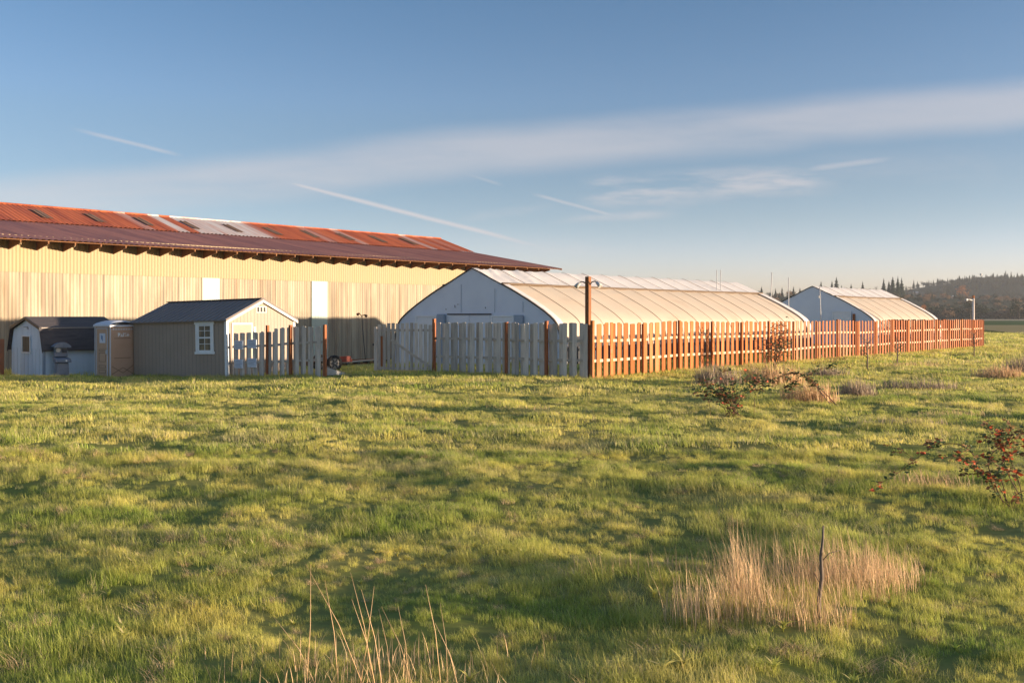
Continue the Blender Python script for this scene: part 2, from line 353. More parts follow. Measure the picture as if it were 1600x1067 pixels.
# ------------------------------------------------------------------ greenhouses
AG=math.atan2(.76,.65)
PROF=[(0,3.90),(.3,3.79),(1.04,3.46),(1.54,3.25),(2.09,3.01),(2.95,2.58),(3.60,2.22),(4.02,1.92),(4.20,1.68),(4.31,1.33),(4.36,.9),(4.38,0)]
def profz(sc):
    pts=[]
    for i in range(len(PROF)-1):
        a,b=PROF[i],PROF[i+1]
        for k in range(4):
            t=k/4; pts.append(((a[0]+(b[0]-a[0])*t)*sc,a[1]+(b[1]-a[1])*t))
    pts.append((PROF[-1][0]*sc,0))
    # light smoothing
    q=pts[:]
    for _ in range(2):
        q=[q[0]]+[((q[i-1][0]+2*q[i][0]+q[i+1][0])/4,(q[i-1][1]+2*q[i][1]+q[i+1][1])/4) for i in range(1,len(q)-1)]+[q[-1]]
    return q
def greenhouse(loc, length, sc, nh, label, wrinkle, seed, first):
    gh=empty('greenhouse',far(loc),AG,label,'greenhouse','plastic covered greenhouses behind the board fence'); gh.scale=(KS,)*3
    pr=profz(sc); wp=1.54*sc
    iup=[i for i,p in enumerate(pr) if p[0]<=wp+.02]; ksp=iup[-1]
    hs=[.05+(length-.1)*i/nh for i in range(nh+1)]
    sp=(length-.1)/nh
    def disp(x,w_,side,upper):
        ph=((x-.05)/sp)%1.0
        d=-.028*math.sin(math.pi*ph)**2
        if upper:
            f=math.exp(-x/3.8)*wrinkle
            v=Vector((x*1.9+w_*1.1, w_*.7*side, seed))
            d+= .085*f*mnoise.noise(v*1.6)+ .05*f*mnoise.noise(Vector((x*5+w_*2.2,w_*.6,seed+4)))
            d+= .02+.012*mnoise.noise(Vector((x*1.1,w_*1.3,seed)))
        else: d+=.012*mnoise.noise(Vector((x*.8,w_*1.5*side,seed+2)))
        return d
    def strip(i0,i1,side,x0,x1,upper,dx):
        n=max(2,int((x1-x0)/dx)); rows=[]
        for a in range(n+1):
            x=x0+(x1-x0)*a/n; row=[]
            for i in range(i0,i1+1):
                p=pr[i]; q0=pr[max(i-1,0)]; q1=pr[min(i+1,len(pr)-1)]
                t=Vector((q1[0]-q0[0],q1[1]-q0[1])); nn=Vector((-t.y,t.x)).normalized()
                if i==0: nn=Vector((0,1))
                d=disp(x,p[0],side,upper)
                row.append((x,side*(p[0]+nn.x*d),p[1]+nn.y*d))
            rows.append(row)
        return rows
    m=MB()
    for s in (-1,1): m.grid(strip(0,ksp,s,0,length,True,.12 if first else .25))
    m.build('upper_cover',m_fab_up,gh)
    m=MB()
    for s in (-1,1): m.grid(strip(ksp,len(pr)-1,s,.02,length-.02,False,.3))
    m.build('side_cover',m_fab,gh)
    for s in (-1,1):
        m=MB(); p=pr[ksp]; pts=[]
        for a in range(41):
            x=length*a/40; pts.append((x,s*(p[0]+.01),p[1]+.035-.03*math.sin(math.pi*a/40)+.015*mnoise.noise(Vector((x*.4,s,seed)))))
        m.tube(pts,.048,6); m.build('batten',m_rope,gh)
    # hoops read through the film: thin raised bands
    for j,x in enumerate(hs[1:-1]):
        m=MB(); pts=[(x+.02*mnoise.noise(Vector((x,i*.3,2))),-(p[0]+.012),p[1]+(.045 if i<=ksp else .012)) for i,p in enumerate(pr)][::-1]+[(x,(p[0]+.012),p[1]+.012) for p in pr][1:]
        m.tube(pts,.007 if j%2 else .011,4,cap=False); m.build('hoop',m_hoop,gh)
    m=MB(); m.box(.3,length-.3,-(PROF[-1][0]*sc+.05),-(PROF[-1][0]*sc+.02),0,.95); m.build('side_dark_strip',m_darkmt,gh)  # plain dark strip low along the side, standing in for the open roll-up side
    # gables
    for gx_,nm in ((0.03,'front_gable'),(length-.03,'back_gable')):
        m=MB(); rows=[]
        full=[(-p[0],p[1]) for p in pr[::-1]]+[(p[0],p[1]) for p in pr[1:]]
        for k in range(9):
            t=k/8; rows.append([(gx_+.02*mnoise.noise(Vector((q[0]*.9,q[1]*t,seed))),q[0]*.995,q[1]*t*.995) for q in full])
        m.grid(rows); m.build(nm,m_gable,gh)
    full=[(-p[0],p[1]) for p in pr[::-1]]+[(p[0],p[1]) for p in pr[1:]]
    m=MB(); m.tube([(0.0,q[0]*1.002,q[1]*1.003) for q in full],.022,6); m.build('front_arch',m_black,gh)
    # turned-over white flap along the sun side of the front and back arch
    for xa,xb in ((.04,.36),(length-.55,length+.02)):
        m=MB(); rows=[]
        for a in range(4):
            x=xa+(xb-xa)*a/3
            rows.append([(x+.03*mnoise.noise(Vector((i*.5,a,seed))),-(p[0]*1.004+.03+.02*mnoise.noise(Vector((i*.8,a*2,seed)))),p[1]+.03) for i,p in enumerate(pr) if i>=ksp])
        m.grid(rows); m.build('edge_flap',m_fab_up,gh)
    return gh
g1=greenhouse((-1.56,38.5,0.0),21.4,1.0,15,'large white hoop greenhouse in front of the barn, with grey gable and doors',1.0,11,True)
g2=greenhouse((18.55,61.5,0.0),11.7,.92,7,'smaller white hoop greenhouse standing behind the larger one, near the far fence end',.35,23,False)
def siding(mb,y0,y1,z0,z1,x=-.02,lap=.13):
    z=z0
    while z<z1-.02:
        zt=min(z+lap,z1)
        mb.hexa([(x-.035,y0,z),(x-.035,y1,z),(x,y1,z),(x,y0,z),(x-.012,y0,zt),(x-.012,y1,zt),(x,y1,zt),(x,y0,zt)]); z+=lap
def framed(parent,y0,y1,z0,z1,mat_,name,lab=None,x=-.02,t=.07,d=.05):
    m=MB(); m.box(x-d,x,y0-t,y0,z0,z1+t); m.box(x-d,x,y1,y1+t,z0,z1+t); m.box(x-d,x,y0,y1,z1,z1+t)
    o=m.build(name,mat_,parent); 
    if lab: tag(o,lab)
    return o
m=MB(); siding(m,1.92,3.0,.1,2.03); sd=m.build('side_door',m_siding,g1); framed(sd,1.92,3.0,.1,2.03,m_white,'door_frame')
m=MB(); m.box(-.06,-.02,1.40,1.83,.05,2.14); m.box(-.075,-.06,1.44,1.48,.05,2.12); m.build('door_jamb_panel',m_doorgry,g1)
m=MB(); siding(m,-2.12,-1.10,.1,2.03); sd=m.build('side_door',m_siding,g1); framed(sd,-2.12,-1.10,.1,2.03,m_white,'door_frame')
m=MB(); m.box(-.06,-.02,-2.62,-2.21,.05,2.10); m.build('door_jamb_panel',m_doorgry,g1)
m=MB(); m.box(-.05,-.02,.06,1.15,.05,2.10); m.build('double_door',m_gable,g1)
m=MB(); m.box(-.05,-.02,-1.0,.04,.05,2.10); m.build('double_door',m_gable,g1)
m=MB(); m.box(-.08,-.02,-1.05,1.25,2.11,2.16); m.build('door_track',m_darkmt,g1)
for ya_,zb_ in ((-2.6,2.6),(.55,3.3),(-1.2,3.1)):
    m=MB(); m.box(-.012,0,ya_,ya_+.012,2.2,zb_); m.build('sheet_seam',m_doorgry,g1)
for yy,zz,rr in ((.86,2.44,.05),(1.35,2.33,.02),(-.75,2.38,.025),(.70,2.52,.015)):
    m=MB(); m.tube([(-.03,yy,zz-rr),(-.03,yy+.015,zz+rr)],.014,6); m.build('tear',m_black,g1)
m=MB(); siding(m,-2.40,-1.35,.1,2.30,lap=.16); vd=m.build('side_door',m_siding,g2); framed(vd,-2.40,-1.35,.1,2.30,m_white,'door_frame')
m=MB(); m.box(-.06,-.02,-2.70,-2.55,.05,2.2); m.build('door_post',m_rustpost,g2)
# ------------------------------------------------------------------ fences
def shadowbox(name,p0,p1,label,mb_,mrail,mpost,postx,h=1.83,pitch=.40,bw=.178,sep=.055,hfun=None,posth=None,rails=(.60,1.25),side=-1,group='board fences round the greenhouses',seed=1,front_only=None,mfun=None,skip_boards=()):
    rr=random.Random(seed)
    d=Vector((p1[0]-p0[0],p1[1]-p0[1])); Ln=d.length; d/=Ln
    gz0=ground(*p0)
    f=empty(name,(p0[0],p0[1],gz0),math.atan2(d.y,d.x),label,'fence',group)
    G=lambda x: ground(p0[0]+d.x*x,p0[1]+d.y*x)-gz0
    H=hfun or (lambda x:h)
    bays=sorted(set([0.0]+[p for p in postx]+[Ln])); bays=[b for b in bays if 0<=b<=Ln]
    for bi in range(len(bays)-1):
        a,b=bays[bi],bays[bi+1]
        if b-a<.2: continue
        m=MB()
        k0=int(math.ceil(a/(pitch/2))); x=k0*pitch/2
        while x<b-.02:
            kk=int(round(x/(pitch/2))); front=(kk%2==0)
            xx=x+rr.uniform(-.015,.015); ww=bw*rr.uniform(.92,1.06); hh=H(x)+rr.uniform(-.025,.025)
            z0=G(x)-.03+rr.uniform(0,.05); z1=G(x)+hh
            y0=(side*(sep/2+.022) if front else -side*sep/2); 
            ya,yb=sorted((side*(sep/2),side*(sep/2+.022))) if front else sorted((-side*(sep/2),-side*(sep/2+.022)))
            tl=rr.uniform(-.006,.006); ear=.025
            Mx=Matrix.Translation((xx,0,0))@Matrix.Rotation(tl,4,'Y')
            poly=[(-ww/2,z0),(ww/2,z0),(ww/2,z1-ear),(ww/2-ear,z1),(-ww/2+ear,z1),(-ww/2,z1-ear)]
            A=[Mx@Vector((q[0],ya,q[1])) for q in poly]; B=[Mx@Vector((q[0],yb,q[1])) for q in poly]
            bI=len(m.v); m.v+=[tuple(q) for q in A]+[tuple(q) for q in B]
            n6=6
            for fc in (tuple(bI+i for i in reversed(range(6))),tuple(bI+6+i for i in range(6)))+tuple((bI+i,bI+(i+1)%6,bI+6+(i+1)%6,bI+6+i) for i in range(6)):
                m.f.append(fc); m.m.append(0); m.sm.append(False)
            x+=pitch/2
        if m.v: m.build('board_panel',mfun(a) if mfun else mb_,f)
        for rz in rails:
            m=MB(); za,zb=G(a)+rz*H(a+.05)/1.83+rr.uniform(-.015,.015),G(b)+rz*H(b-.05)/1.83+rr.uniform(-.015,.015)
            m.hexa([(a,-sep/2+.002,za-.045),(b,-sep/2+.002,zb-.045),(b,sep/2-.002,zb-.045),(a,sep/2-.002,za-.045),(a,-sep/2+.002,za+.045),(b,-sep/2+.002,zb+.045),(b,sep/2-.002,zb+.045),(a,sep/2-.002,za+.045)])
            m.build('rail',mrail,f)
    for i,px_ in enumerate(postx):
        ph=(posth(px_) if posth else H(px_)+rr.uniform(.0,.06))
        m=MB(); pw=.05 if px_<.1 or Ln<20 else .042; m.box(px_-pw,px_+pw,-pw+side*.055,pw+side*.055,G(px_)-.3,G(px_)+ph,M=Matrix.Translation((px_,0,0))@Matrix.Rotation(rr.uniform(-.008,.008),4,'Y')@Matrix.Translation((-px_,0,0)))
        m.build('post',mpost,f)
    return f
CX,CY=2.56,32.7
# front grey run: corner to the gate hinge post (camera side is +y local when running left)
GL=(-2.84,36.8)
fg=shadowbox('board_fence',(CX-.13,CY+.10),GL,'weathered grey shadowbox board fence in front of the large greenhouse gable',m_greybd,m_railgrey,m_rustpost,[1.55,3.25,6.62],side=1,seed=3,posth=lambda x:{1.55:1.92,3.25:1.86}.get(x,1.98))
WE=(31.3,66.2)
wl_=44.1
posts=[.05]+[3.1+2.42*i for i in range(17)]
fw=shadowbox('board_fence',(CX,CY),WE,'long orange sunlit board fence running back along the greenhouse sides',m_orangebd,m_railpale,m_orangebd,posts,side=-1,seed=5,posth=lambda x:1.93 if x<1 else 1.80+.07*((int(x*7)%3)/2),mfun=lambda a:m_orangebd if a<15 else m_pinkbd)
# end return of the far fence
fe=shadowbox('board_fence',WE,(WE[0]-6.5,WE[1]+5.5),'short dark return of the fence at the far end, turning back behind the field',m_pinkbd,m_railpale,m_rustpost,[2.4,4.8],side=1,seed=6)
# left run from end post to tan shed
EP=(-6.74,36.3); SC=(-11.1,39.62)
fl=shadowbox('board_fence',EP,SC,'grey board fence with pale notices between the tan shed and the gateway',m_greybd,m_railgrey,m_rustpost,[.06,1.95,3.3],side=1,seed=8,
   hfun=lambda x:1.86 if x<3.0 else 1.74,posth=lambda x:1.90 if x<1 else (1.95 if x<2 else 1.98))
# far-left stub beside the pale blue shed
fs=shadowbox('board_fence',(-22.05,43.0),(-23.6,41.25),'short stub of fence left of the pale blue shed',m_pinkbd,m_railgrey,m_rustpost,[2.2],side=1,seed=9,h=1.6)
# gate leaf
ga=math.atan2(.2,-.97)
gate=empty('fence_gate',(GL[0]-.08,GL[1]+.0,ground(*GL)+.05),ga,'grey board gate with diagonal brace standing in the gateway','gate')
m=MB(); rr=random.Random(4); x=.10
while x<2.2:
    t=x/2.2; zt=1.70+.07*math.sin(math.pi*t)+rr.uniform(-.02,.02)
    m.box(x-.062,x+.062,.03,.052,.02,zt,M=Matrix.Rotation(rr.uniform(-.004,.004),4,'Y')); x+=.178
m.build('board_panel',m_greybd,gate)
for z in (.08,1.50):
    m=MB(); m.box(.02,2.22,-.02,.03,z-.045,z+.045); m.build('rail',m_railgrey,gate)
for a,b in (((.1,.15),(1.6,1.15)),):
    m=MB(); dx,dz=b[0]-a[0],b[1]-a[1]; ln=math.hypot(dx,dz); n_=(-dz/ln*.045,dx/ln*.045)
    m.hexa([(a[0]-n_[0],.054,a[1]-n_[1]),(b[0]-n_[0],.054,b[1]-n_[1]),(b[0]-n_[0],.075,b[1]-n_[1]),(a[0]-n_[0],.054+.021,a[1]-n_[1]),
            (a[0]+n_[0],.054,a[1]+n_[1]),(b[0]+n_[0],.054,b[1]+n_[1]),(b[0]+n_[0],.075,b[1]+n_[1]),(a[0]+n_[0],.075,a[1]+n_[1])]); m.build('brace',m_railgrey,gate)
m=MB(); m.box(2.16,2.26,-.03,.09,.0,1.62); m.build('stile',m_greybd,gate)
m=MB(); m.box(1.93,2.01,.053,.07,.15,1.28); o=m.build('stained_board',m_rustpost,gate)
m=MB(); m.box(2.24,2.32,.03,.08,.92,1.0); m.build('latch',m_darkmt,gate)
# notices on the left fence (local frame of a fresh empty on each sheet)
dl=Vector((SC[0]-EP[0],SC[1]-EP[1])).normalized(); nl=Vector((dl.y,-dl.x))
if nl.y>0: nl=-nl
labels=['upper left pale notice, nearest the tan shed corner','upper right pale notice on the grey fence','lower left pale notice, nearest the tan shed corner','lower right pale notice on the grey fence']
for i,(s,z) in enumerate(((5.02,1.44),(4.20,1.46),(5.02,.70),(4.20,.72))):
    px_=EP[0]+dl.x*s+nl.x*.075; py_=EP[1]+dl.y*s+nl.y*.075; gz=ground(EP[0]+dl.x*s,EP[1]+dl.y*s)
    e=empty('notice_sign',(px_,py_,gz+z-.17),math.atan2(-dl.y,-dl.x),labels[i]+(' post' if False else ''),'sign','pale notices on the left fence')
    m=MB(); m.box(-.27,.27,-.012,.012,-.17,.17); m.build('sheet',m_paper,e)
    m=MB()
    for k in range(4 if i%2 else 5):
        zz=.11-k*.055; m.box(-.22,.22-(.1*((k*7+i*3)%4)/3),-.016,-.0125,zz-.010,zz+.010)
    m.build('print',m_ink,e)

# ------------------------------------------------------------------ tan shed
SX,SY=-11.3,39.5; SZ=-.34
shed=empty('garden_shed',(SX,SY,SZ),math.atan2(.89,.455),'tan gabled shed with dark ribbed metal roof and white window','shed',rx=R(-1.3))
W_,L_,EH,RI=4.16,5.15,2.23,.83
m=MB(); m.prism([(0,-.3),(W_,-.3),(W_,EH),(W_/2,EH+RI),(0,EH)],'y',0,L_); 
wall=m.build('wall',m_tan,shed)
m=MB()
yy=.2
while yy<L_: 
    m.box(-.006,-.001,yy,yy+.018,-.2,EH-.03); yy+=.203
m.build('panel_groove',mat('tan groove',(.25,.225,.19),.8),wall)
m=MB(); xx=.2
while xx<W_: m.box(xx,xx+.018,-.006,-.001,-.2,EH+RI*(1-abs(xx-W_/2)/(W_/2))-.06); xx+=.203
m.build('panel_groove',bpy.data.materials['tan groove'],wall)
sl=RI/(W_/2); ov=.12
m=MB()
for sgn in (0,1):
    xa=lambda t: (-ov+t*(W_/2+ov)) if sgn==0 else (W_+ov-t*(W_/2+ov))
    z0,z1=EH-ov*sl+.02,EH+RI+.02
    m.hexa([(xa(0),-ov,z0),(xa(0),L_+ov,z0),(xa(1),L_+ov,z1),(xa(1),-ov,z1),(xa(0),-ov,z0+.05),(xa(0),L_+ov,z0+.05),(xa(1),L_+ov,z1+.05),(xa(1),-ov,z1+.05)])
    y=-ov+.02
    while y<L_+ov-.02:
        m.hexa([(xa(0),y,z0+.052),(xa(0),y+.03,z0+.052),(xa(1),y+.03,z1+.052),(xa(1),y,z1+.052),(xa(0),y+.006,z0+.082),(xa(0),y+.024,z0+.082),(xa(1),y+.024,z1+.082),(xa(1),y+.006,z1+.082)]); y+=.30
roof=m.build('roof',m_slate,shed)
m=MB(); m.box(W_/2-.12,W_/2+.12,-ov,L_+ov,EH+RI+.068,EH+RI+.10); m.build('ridge_cap',m_slate,roof)
m=MB()
for sgn in (0,1):
    xa=lambda t: (-ov+t*(W_/2+ov)) if sgn==0 else (W_+ov-t*(W_/2+ov))
    z0,z1=EH-ov*sl-.09,EH+RI-.09
    m.hexa([(xa(0),-ov+.01,z0),(xa(0),-ov+.04,z0),(xa(1),-ov+.04,z1),(xa(1),-ov+.01,z1),(xa(0),-ov+.01,z0+.108),(xa(0),-ov+.04,z0+.108),(xa(1),-ov+.04,z1+.108),(xa(1),-ov+.01,z1+.108)])
m.build('barge_board',m_cream,shed)
m=MB(); m.box(-.025,.09,-.025,-.008,-.2,EH-.02); m.box(-.025,-.008,-.007,.09,-.2,EH-.04); m.box(W_-.09,W_+.025,-.025,-.008,-.2,EH-.02); m.build('corner_trim',m_white,shed)
m=MB(); m.box(.36,1.42,-.035,-.012,.05,2.06); dr=m.build('door',mat('door cream panel',(.34,.265,.21),.7),shed)
m=MB(); m.box(.29,.36,-.03,-.01,.05,2.13); m.box(1.42,1.49,-.03,-.01,.05,2.13); m.box(.36,1.42,-.03,-.01,2.06,2.13); m.build('door_trim',m_cream,dr)
m=MB(); m.box(1.53,1.66,-.05,-.012,1.72,1.95); m.build('wall_lamp',m_white,shed)
m=MB(); m.box(1.74,2.36,-.02,-.009,2.54,2.80); vt=m.build('gable_vent',m_cream,shed)
m=MB()
for k in range(3): m.box(1.79+k*.19,1.79+k*.19+.13,-.024,-.0205,2.57,2.77)
m.build('vent_slot',m_darkmt,vt)
m=MB(); y0,y1,z0,z1=.74,1.54,1.0,2.10; t=.10
m.box(-.04,-.009,y0-t+.02,y0,z0,z1); m.box(-.04,-.009,y1,y1+t-.02,z0,z1); m.box(-.05,-.009,y0-t-.03,y1+t+.03,z1,z1+.11); m.box(-.05,-.009,y0-t-.03,y1+t+.03,z0-.1,z0)
wn=m.build('window',m_white,shed)
m=MB(); m.box(-.015,-.009,y0,y1,z0,z1); m.build('pane',m_glass,wn)
m=MB(); 
m.box(-.028,-.0155,y0,y0+.10,z0,z1); m.box(-.028,-.0155,y1-.10,y1,z0,z1)
for zz in (z0,z0+.53,z1-.07): m.box(-.028,-.0155,y0+.10,y1-.10,zz,zz+.06)
m.box(-.024,-.0155,(y0+y1)/2-.012,(y0+y1)/2+.012,z0+.06,z1-.07)
for zz in (z0+.30,z0+.83): m.box(-.022,-.0155,y0+.10,y1-.10,zz,zz+.02)
m.build('sash',m_white,wn)

# ------------------------------------------------------------------ pale blue gambrel shed
bx,by=at(68,41.8); AB2=R(48)
bs=empty('gambrel_shed',(bx,by,-.52),AB2,'pale blue painted gambrel shed with dark shingle roof','shed')
Wd,Ls=3.3,3.3   # gable along local +y, side along local +x (side faces -y)
prof=[(0,1.30),(.24,2.02),(Wd/2,2.44),(Wd-.24,2.02),(Wd,1.30)]
m=MB(); m.prism([(0,-.2)]+prof+[(Wd,-.2)],'x',0,Ls); bw_=m.build('wall',m_bluewh,bs)
m=MB()
for k in range(1,9): m.box(-.006,-.001,k*.38,k*.38+.015,-.1,1.2)
m.build('panel_groove',mat('blue groove',(.34,.39,.46),.8),bw_)
rp=[(-.16,1.10),(.14,2.06),(Wd/2,2.50),(Wd-.14,2.06),(Wd+.16,1.10)]
m=MB()
for i in range(4):
    (ya,za),(yb,zb)=rp[i],rp[i+1]
    m.hexa([(-.10,ya,za),(Ls+.1,ya,za),(Ls+.1,yb,zb),(-.10,yb,zb),(-.10,ya,za+.06),(Ls+.1,ya,za+.06),(Ls+.1,yb,zb+.06),(-.10,yb,zb+.06)])
br=m.build('roof',m_shingle,bs)
m=MB(); m.box(-.05,Ls+.06,.10,.14,2.075,2.10); m.build('flashing',mat('pale flashing',(.42,.36,.31),.6),br)
m=MB()
for i in range(4):
    (ya,za),(yb,zb)=rp[i],rp[i+1]
    m.hexa([(-.135,ya,za-.06),(-.102,ya,za-.06),(-.102,yb,zb-.06),(-.135,yb,zb-.06),(-.135,ya,za+.05),(-.102,ya,za+.05),(-.102,yb,zb+.05),(-.135,yb,zb+.05)])
m.build('barge_board',m_darkmt,bs)
m=MB(); m.box(-.05,-.008,1.25,2.15,.98,1.04); m.box(-.05,-.008,1.25,2.15,1.70,1.75); m.box(-.05,-.008,1.25,1.31,1.04,1.70); m.box(-.05,-.008,2.09,2.15,1.04,1.70)
wn=m.build('window',m_white,bs); m=MB(); m.box(-.014,-.008,1.31,2.09,1.04,1.70); m.build('pane',m_curtain,wn)
m=MB(); m.box(-.04,-.008,1.55,1.95,2.10,2.14); m.box(-.03,-.008,1.5,1.62,2.02,2.10); m.build('louvre',m_doorgry,bs)
m=MB(); m.box(-.012,.07,-.02,-.007,-.1,1.15); m.box(-.02,-.008,-.02,.08,-.1,1.2); m.build('corner_trim',mat('blue corner trim',(.22,.29,.40),.6),bs)

# ------------------------------------------------------------------ portable toilet
tx,ty=at(172,41.0)
A_t=R(57.6)
toilet=empty('portable_toilet',(tx,ty,-.45),A_t,'brown portable toilet with pale domed roof between the two sheds','portable toilet')
TW,TD,TH=1.2,1.02,2.12
m=MB(); m.box(.02,TW-.02,.02,TD-.02,0,TH); body=m.build('body',m_toilet,toilet)
m=MB()
for (a,b) in ((0,0),(TW,0),(0,TD),(TW,TD)): m.box(a-.03 if a else -.01,a+.01 if a else .03,b-.03 if b else -.01,b+.01 if b else .03,0,TH+.01)
m.build('corner_post',m_toilgry,toilet)
m=MB(); n=9; rows=[]
for i in range(n+1):
    u=i/n; x=-.05+u*(TW+.1); row=[]
    for j in range(n+1):
        v=j/n; y=-.05+v*(TD+.1); h=(1-(2*u-1)**2)**.6*(1-.35*(2*v-1)**4)
        row.append((x,y,TH+.02+.20*max(h,0)))
    rows.append(row)
m.grid(rows); 
m.box(-.05,TW+.05,-.05,TD+.05,TH-.05,TH+.02); m.build('roof',m_toilgry,toilet)
# side face (facing -y): embossed lines, vent strip, lettering patch
m=MB(); 
for z in (1.58,.76): m.box(.2,1.0,.008,.016,z,z+.02)
for a,b in (((.1,.42),(.62,.14)),((.62,.14),(1.12,.44)),((.1,.1),(.62,.36)),((.62,.36),(1.12,.08))):
    m.hexa([(a[0],.008,a[1]),(b[0],.008,b[1]),(b[0],.016,b[1]),(a[0],.016,a[1]),(a[0],.008,a[1]+.02),(b[0],.008,b[1]+.02),(b[0],.016,b[1]+.02),(a[0],.016,a[1]+.02)])
m.build('embossed_line',m_toildk,body)
m=MB()
for k in range(8): m.box(.12+k*.125,.20+k*.125,.006,.017,1.94,2.0)
m.build('vent',m_toilgry,body)
m=MB()
for k,(dx,dz,wd,hh) in enumerate(((0,0,.035,.16),(.05,.05,.05,.10),(.12,0,.11,.03),(.16,.03,.03,.08),(.24,0,.03,.15),(.29,.11,.10,.03),(.32,.02,.09,.03),(.42,.04,.12,.03),(.46,.0,.03,.13))):
    m.box(.38+dx,.38+dx+wd,.004,.017,1.66+dz,1.66+dz+hh)
m.build('lettering',m_white,body)
# door on -x face
m=MB(); m.box(-.012,.015,.20,.86,.06,1.98); door=m.build('door',m_toilet,toilet)
m=MB(); m.box(-.02,-.0125,.30,.68,1.40,1.80); ds=m.build('notice',m_paper,door)
m=MB(); m.box(-.024,-.0205,.46,.50,1.48,1.70); m.box(-.024,-.0205,.52,.57,1.55,1.72); m.build('print',m_blueink,ds)
m=MB()
for z0,z1 in ((.14,.30),(.36,.48),(.62,1.0),(1.06,1.14)):
    m.box(-.018,-.0125,.28,.30,z0,z1); m.box(-.018,-.0125,.70,.72,z0,z1); m.box(-.018,-.0125,.30,.70,z0,z0+.015); m.box(-.018,-.0125,.30,.70,z1-.015,z1)
m.build('embossed_line',m_toildk,door)
m=MB(); m.box(-.05,-.0125,.20,.24,.95,1.12); m.build('handle',m_toilgry,door)
m=MB(); m.box(-.018,.012,.16,.195,.04,2.02); m.box(-.018,.012,.865,.90,.04,2.02); m.box(-.018,.012,.16,.9,1.985,2.02); m.build('door_frame',m_toilgry,toilet)

# ------------------------------------------------------------------ hand-wash station
hx,hy=at(96,41.72)
hw=empty('hand_wash_station',(hx,hy,-.50),R(44),'slate blue plastic hand wash station by the pale blue shed','hand wash station')
m=MB(); 
m.hexa([(-.26,-.20,0),(.26,-.20,0),(.24,.20,0),(-.24,.20,0),(-.23,-.18,.62),(.23,-.18,.62),(.22,.2,.62),(-.22,.2,.62)])
m.build('tank',m_sink,hw,bevel=.03)
m=MB(); m.hexa([(-.33,-.27,.63),(.33,-.27,.63),(.28,.22,.63),(-.28,.22,.63),(-.30,-.24,.78),(.30,-.24,.78),(.28,.22,.86),(-.28,.22,.86)]); m.build('basin',m_sink,hw,bevel=.03)
m=MB(); m.hexa([(-.28,.02,.86),(.28,.02,.86),(.26,.22,.86),(-.26,.22,.86),(-.24,.06,1.30),(.24,.06,1.30),(.24,.22,1.30),(-.24,.22,1.30)]); m.build('column',m_sink,hw,bevel=.03)
m=MB(); pts=[]; rows=[]
for i in range(9):
    u=-1+i/4; rows.append([(u*.36,-.12+.02*abs(u),1.30+.18*(1-u*u)),(u*.36,.24,1.28+.18*(1-u*u))])
m.grid(rows); rows2=[[(p[0],p[1],1.24) for p in r_] for r_ in rows]; m.grid(rows2)
for i in range(8):
    for j in (0,1): m.face([rows[i][j],rows[i+1][j],rows2[i+1][j],rows2[i][j]])
m.build('hood',m_sink,hw)
m=MB(); m.tube([(-.14,-.04,1.14),(-.14,.05,1.14)],.09,12); m.build('paper_dispenser',m_galv,hw)
m=MB(); m.box(.04,.2,-.03,.05,1.03,1.18); m.build('soap_dispenser',m_sinkdk,hw)
m=MB(); m.tube([(.1,-.28,.70),(.1,-.24,.70)],.035,10); m.build('tap',m_white,hw)
m=MB(); m.box(-.10,.10,-.212,-.19,.0,.13); m.build('foot_pump',m_sinkdk,hw)

# ------------------------------------------------------------------ trailer seen in the gateway
tX,tY=at(522,40.0); tz=ground(tX,tY)
tr=empty('utility_trailer',(tX,tY,tz),R(38),'low red framed trailer with a spoked wheel, seen past the gateway post','trailer')
def wheel(x,y):
    m=MB(); n=24
    rows=[]
    for i in range(n+1):
        a=2*math.pi*i/n; rows.append([(x+math.cos(a)*r,y+dy,.33+math.sin(a)*r) for r,dy in ((.22,-.09),(.30,-.10),(.33,-.05),(.33,.05),(.30,.10),(.22,.09))])
    m.grid(rows); w=m.build('wheel',m_tyre,tr)
    m=MB(); m.tube([(x,y-.06,.33),(x,y+.06,.33)],.225,20); m.tube([(x,y-.10,.33),(x,y-.055,.33)],.06,10); m.build('rim',m_rim,w)
    m=MB()
    for k in range(6):
        a=k*math.pi/3; m.tube([(x+math.cos(a)*.05,y-.07,.33+math.sin(a)*.05),(x+math.cos(a)*.2,y-.066,.33+math.sin(a)*.2)],.018,5)
    m.build('spoke',m_darkmt,w)
wheel(0,0); wheel(0,1.3)
m=MB(); m.box(-.3,.9,.14,.24,.36,.48); m.box(-.3,.9,1.06,1.16,.36,.48); m.box(.78,.9,.24,1.06,.38,.46); m.box(.3,.75,-.02,.12,.38,.60); m.build('frame',m_redpt,tr)
m=MB(); m.box(-.04,.04,.1,1.2,.30,.36); m.build('axle',m_darkmt,tr)
m=MB(); m.box(-.28,.88,.15,1.15,.482,.53); m.build('bed',m_plank,tr)
